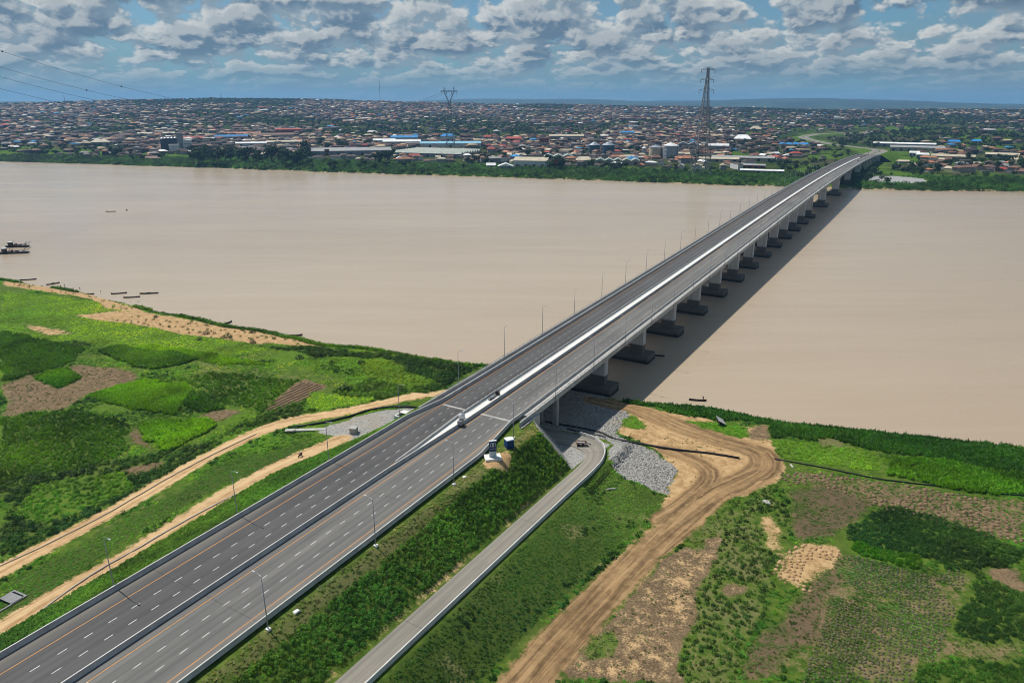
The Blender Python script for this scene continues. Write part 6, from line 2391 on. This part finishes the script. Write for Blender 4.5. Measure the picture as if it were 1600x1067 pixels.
L2, W2 = wl[a] / 2, ww[a] / 2
zb, ze = hz_[a] - 3, hz_[a] + hh[a]
zr_ = ze + rise[a]
ov = .7
V = [corner(-L2, -W2, zb), corner(L2, -W2, zb), corner(L2, W2, zb), corner(-L2, W2, zb), corner(-L2, -W2, ze), corner(L2, -W2, ze), corner(L2, W2, ze), corner(-L2, W2, ze),
     corner(-L2 - ov, -W2 - ov, ze), corner(L2 + ov, -W2 - ov, ze), corner(L2 + ov, W2 + ov, ze), corner(-L2 - ov, W2 + ov, ze), corner(-L2 - ov + hip[a], 0 * L2, zr_), corner(L2 + ov - hip[a], 0 * L2, zr_)]
V = np.stack(V, 1).reshape(-1, 3)
b0 = np.arange(n) * 14
q4 = lambda *ii: np.stack([b0 + k for k in ii], 1)
roofc = np.array([r[1] for r in ROOFS])[rc[a]] * RNG.uniform(.55, 1.15, (n, 1))
wallc = np.array([(.20, .165, .125), (.13, .12, .115), (.085, .062, .05), (.30, .28, .25)])[RNG.integers(0, 4, n)] * RNG.uniform(.7, 1.2, (n, 1))
faces = [q4(0, 1, 5, 4), q4(1, 2, 6, 5), q4(2, 3, 7, 6), q4(3, 0, 4, 7), q4(8, 9, 13, 12), q4(10, 11, 12, 13), q4(9, 10, 13), q4(11, 8, 12)]
cols = [wallc] * 4 + [roofc] * 4
me = col_mesh('town_houses', V, faces, cols, 'town')
o = link(bpy.data.objects.new('town_houses', me))
tag(o, 'dense spread of small houses climbing the far hillside', 'houses', None, 'stuff')


# ================================================================ trees of the far bank
def crown_mb(n, rx, rz, size, seed, lobes=7):
    r = random.Random(seed)
    L = [(Vector((r.uniform(-.6, .6) * rx, r.uniform(-.6, .6) * rx, r.uniform(-.35, .55) * rz)), r.uniform(.38, .62)) for _ in range(lobes)]
    mb = MB()
    for _ in range(n):
        c, k = r.choice(L)
        d = Vector((r.gauss(0, 1), r.gauss(0, 1), r.gauss(0, 1))).normalized()
        q = k * r.uniform(.75, 1.05)
        p = c + Vector((d.x * rx * q, d.y * rx * q, d.z * rz * q))
        nv = (d + Vector((r.uniform(-.6, .6), r.uniform(-.6, .6), r.uniform(-.3, .8)))).normalized()
        tv = Matrix.Rotation(r.uniform(0, 6.28), 3, nv) @ nv.orthogonal().normalized()
        bv = nv.cross(tv)
        s = size * r.uniform(.6, 1.4)
        mb.add([p - tv * s * .5, p + bv * s * .4, p + tv * s * .5, p - bv * s * .4], [(0, 1, 2, 3)])
    return mb


CR = [[crown_mb(260, 4.6, 3.8, 1.25, 70 + k, 6 + k % 4).mesh('crown', m) for k in range(4)] for m in ('crown_dark', 'crown_mid', 'crown_red')]
TRM = MB().tube([(0, 0, -1), (.15, 0, 2), (.1, .2, 4.5), (.4, .1, 6.5)], [.45, .36, .28, .12], 7)
TRM.tube([(.1, .1, 3.2), (1.2, .6, 5.0), (2.0, .8, 6.2)], [.2, .14, .06], 5)
TRM.tube([(.1, .1, 3.6), (-1.1, -.7, 5.4), (-1.8, -.9, 6.4)], [.2, .13, .06], 5)
TRM = TRM.mesh('trunk', 'bark')
TREES = []
# riverside wood, clumps and rows as surveyed: x0, x1, y, count, height
for x0, x1, y0, y1, n, k0, k1 in ((295, 482, 243, 263, 78, 1.7, 2.9), (480, 560, 258, 268, 16, .8, 1.3), (585, 610, 250, 258, 9, 1.3, 1.9), (560, 640, 256, 268, 12, .9, 1.3),
                                  (730, 790, 248, 262, 14, 1.0, 1.5), (780, 850, 238, 252, 14, 1.0, 1.6), (845, 885, 258, 268, 9, 1.5, 2.1), (885, 990, 258, 268, 16, .9, 1.4),
                                  (175, 205, 240, 247, 7, 1.2, 1.7), (500, 580, 226, 234, 12, 1.2, 1.9), (205, 260, 244, 252, 8, .8, 1.2), (60, 78, 243, 250, 4, 1.0, 1.4),
                                  (1080, 1110, 244, 254, 6, 1.0, 1.5), (1205, 1245, 258, 270, 10, .8, 1.3), (1300, 1372, 226, 233, 26, .9, 1.4), (1420, 1470, 262, 276, 14, 1.0, 1.5),
                                  (1480, 1600, 248, 268, 34, .9, 1.5), (1190, 1300, 232, 250, 16, .7, 1.1), (860, 940, 226, 244, 14, .9, 1.4), (1100, 1200, 222, 240, 12, .8, 1.2)):
    for _ in range(n):
        x, y = random.uniform(x0, x1), random.uniform(y0, y1)
        TREES.append((x, y, random.uniform(k0, k1)))
WHERE = [(0, 250, 'left end of the far bank'), (250, 500, 'riverside wood on the far bank'), (500, 700, 'bank below the long warehouse'), (700, 900, 'far bank between the two pylons'), (900, 1150, 'far bank near the tall pylon'), (1150, 1380, 'far bank close to the bridge end'), (1380, 1700, 'far bank right of the bridge')]
TREES.sort()
CNT = {}
for i, (x, y, k) in enumerate(TREES):
    p = far_place(x, y)
    s_, t_ = to_st(p[0], p[1])
    if s_ - float(fshore(np.array(t_))) < 8 or abs(t_ - float(tc(s_))) < 24:
        continue
    ck = 2 if (i in (40, 150, 181)) else (1 if random.random() < .35 else 0)
    wh = next(w for a_, b_, w in WHERE if a_ <= x < b_)
    lab = f'{("dark green", "mid green", "reddish")[ck]} tree on the {wh}'
    CNT[lab] = CNT.get(lab, 0) + 1
    if CNT[lab] > 1:
        lab += f', {ORD[CNT[lab]]} from the left'
    o = empty('tree', tuple(p), random.uniform(0, 6.28), lab, 'tree', 'trees of the far bank')
    o.scale = (k, k, k * random.uniform(.85, 1.1))
    c = link(bpy.data.objects.new('crown', CR[ck][i % 4]), o)
    c.location = (0, 0, 6.6)
    link(bpy.data.objects.new('trunk', TRM), o)

# greenery between the houses and the green strip at the water
FPR = [proto('tree_mass', crown_mb(90, 4.2, 3.2, 1.9, 90 + k, 6), 'leaf') for k in range(3)]
n = 26000
az = RNG.uniform(R(-38), R(38), n)
d_ = np.sqrt(RNG.uniform(1050 ** 2, 5000 ** 2, n))
x, y = d_ * np.sin(az), d_ * np.cos(az)
s_, t_ = to_st(x, y)
g = fbm(x, y, 200, 3, 91)
px_ = 800 + F_PX * np.tan(az)
pr = np.clip(1.1 - (fbm(x, y, 330, 3, 55) - .33) * 5, .10, 1)
pr = np.where((px_ > 240) & (px_ < 480) & (d_ > 3700), 1, pr)
pr = np.where(px_ > 1130, np.clip(pr * 1.5, .25, 1), pr)
okt = (RNG.random(n) < pr) & (s_ - fshore(t_) > 60) & ~((np.abs(t_ - tc(s_)) < np.where(s_ < 1460, 26, 45)) & (s_ < 2900))
okt &= ~((px_ > 1380) & (s_ < 1250)) & ~((px_ > 1120) & (px_ < 1240) & (d_ < 1330))
okt |= (d_ > 4200) & (d_ < 4700) & (RNG.random(n) < .9)
for ux, uy, r in USED:
    okt &= np.hypot(x - ux, y - uy) > r
x, y = x[okt], y[okt]
r = RNG.random((len(x), 3))
k = .7 + 1.0 * r[:, 0]
tint = np.array((.026, .050, .017)) * (.6 + .9 * r[:, 1:2])
scatter('town_trees', np.stack([x, y, far_z(x, y) + 2.6 * k], -1), np.stack([k, k, k * .9], -1), r[:, 2] * 6, (r[:, 1] * 2.99).astype(int), tint, FPR, 'mass of dark trees between the houses of the town', 'trees')

BPR = [proto('reed_clump', leaf_cloud(46, 2.2, 2.6, 1.1, 120 + k, .4), 'leaf') for k in range(3)]
n = 30000
t_ = RNG.uniform(-1500, 420, n)
wdt = np.interp(t_, [-1500, -1250, -1000, 420], [25, 70, 150, 165])
s_ = fshore(t_) + 3 + (RNG.random(n) ** 1.1) * wdt
P = Wa(s_, t_, 0)
okb = (np.abs(t_ - tc(s_)) > 20) & ~(np.hypot((s_ - 1150) / 50, (t_ - 62) / 42) < 1.1)
s_, t_, P = s_[okb], t_[okb], P[okb]
P[:, 2] = np.maximum(far_z(P[:, 0], P[:, 1]), .1) - .1
r = RNG.random((len(s_), 3))
k = .6 + 1.5 * r[:, 0] ** 4
gn = fbm(s_, t_, 40, 3, 44)[:, None]
tint = np.array((.066, .160, .026)) * (.15 + 1.5 * gn + .3 * r[:, 1:2]) * np.where(r[:, 0:1] > .93, .45, 1)
scatter('reed_bank', P, np.stack([k, k, k], -1), r[:, 2] * 6, (r[:, 1] * 2.99).astype(int), tint, BPR, 'continuous band of green reeds along the far water line', 'reeds')

# ================================================================ air
hz = MB().box((0, 7000, 124), (36000, 17000, 256)).build('haze', 'concrete')
hz.data.materials.clear()
m = bpy.data.materials.new('haze_air')
m.use_nodes = True
t = m.node_tree
t.nodes.clear()
ou = t.nodes.new('ShaderNodeOutputMaterial')
pv = nd(t, 'ShaderNodeVolumePrincipled', {'Color': (0.27, 0.57, 0.97, 1), 'Density': 6.5e-5, 'Anisotropy': 0.2})
t.links.new(pv.outputs[0], ou.inputs['Volume'])
hz.data.materials.append(m)
tag(hz, 'thin blue haze over the river and the town', None, None, 'stuff')
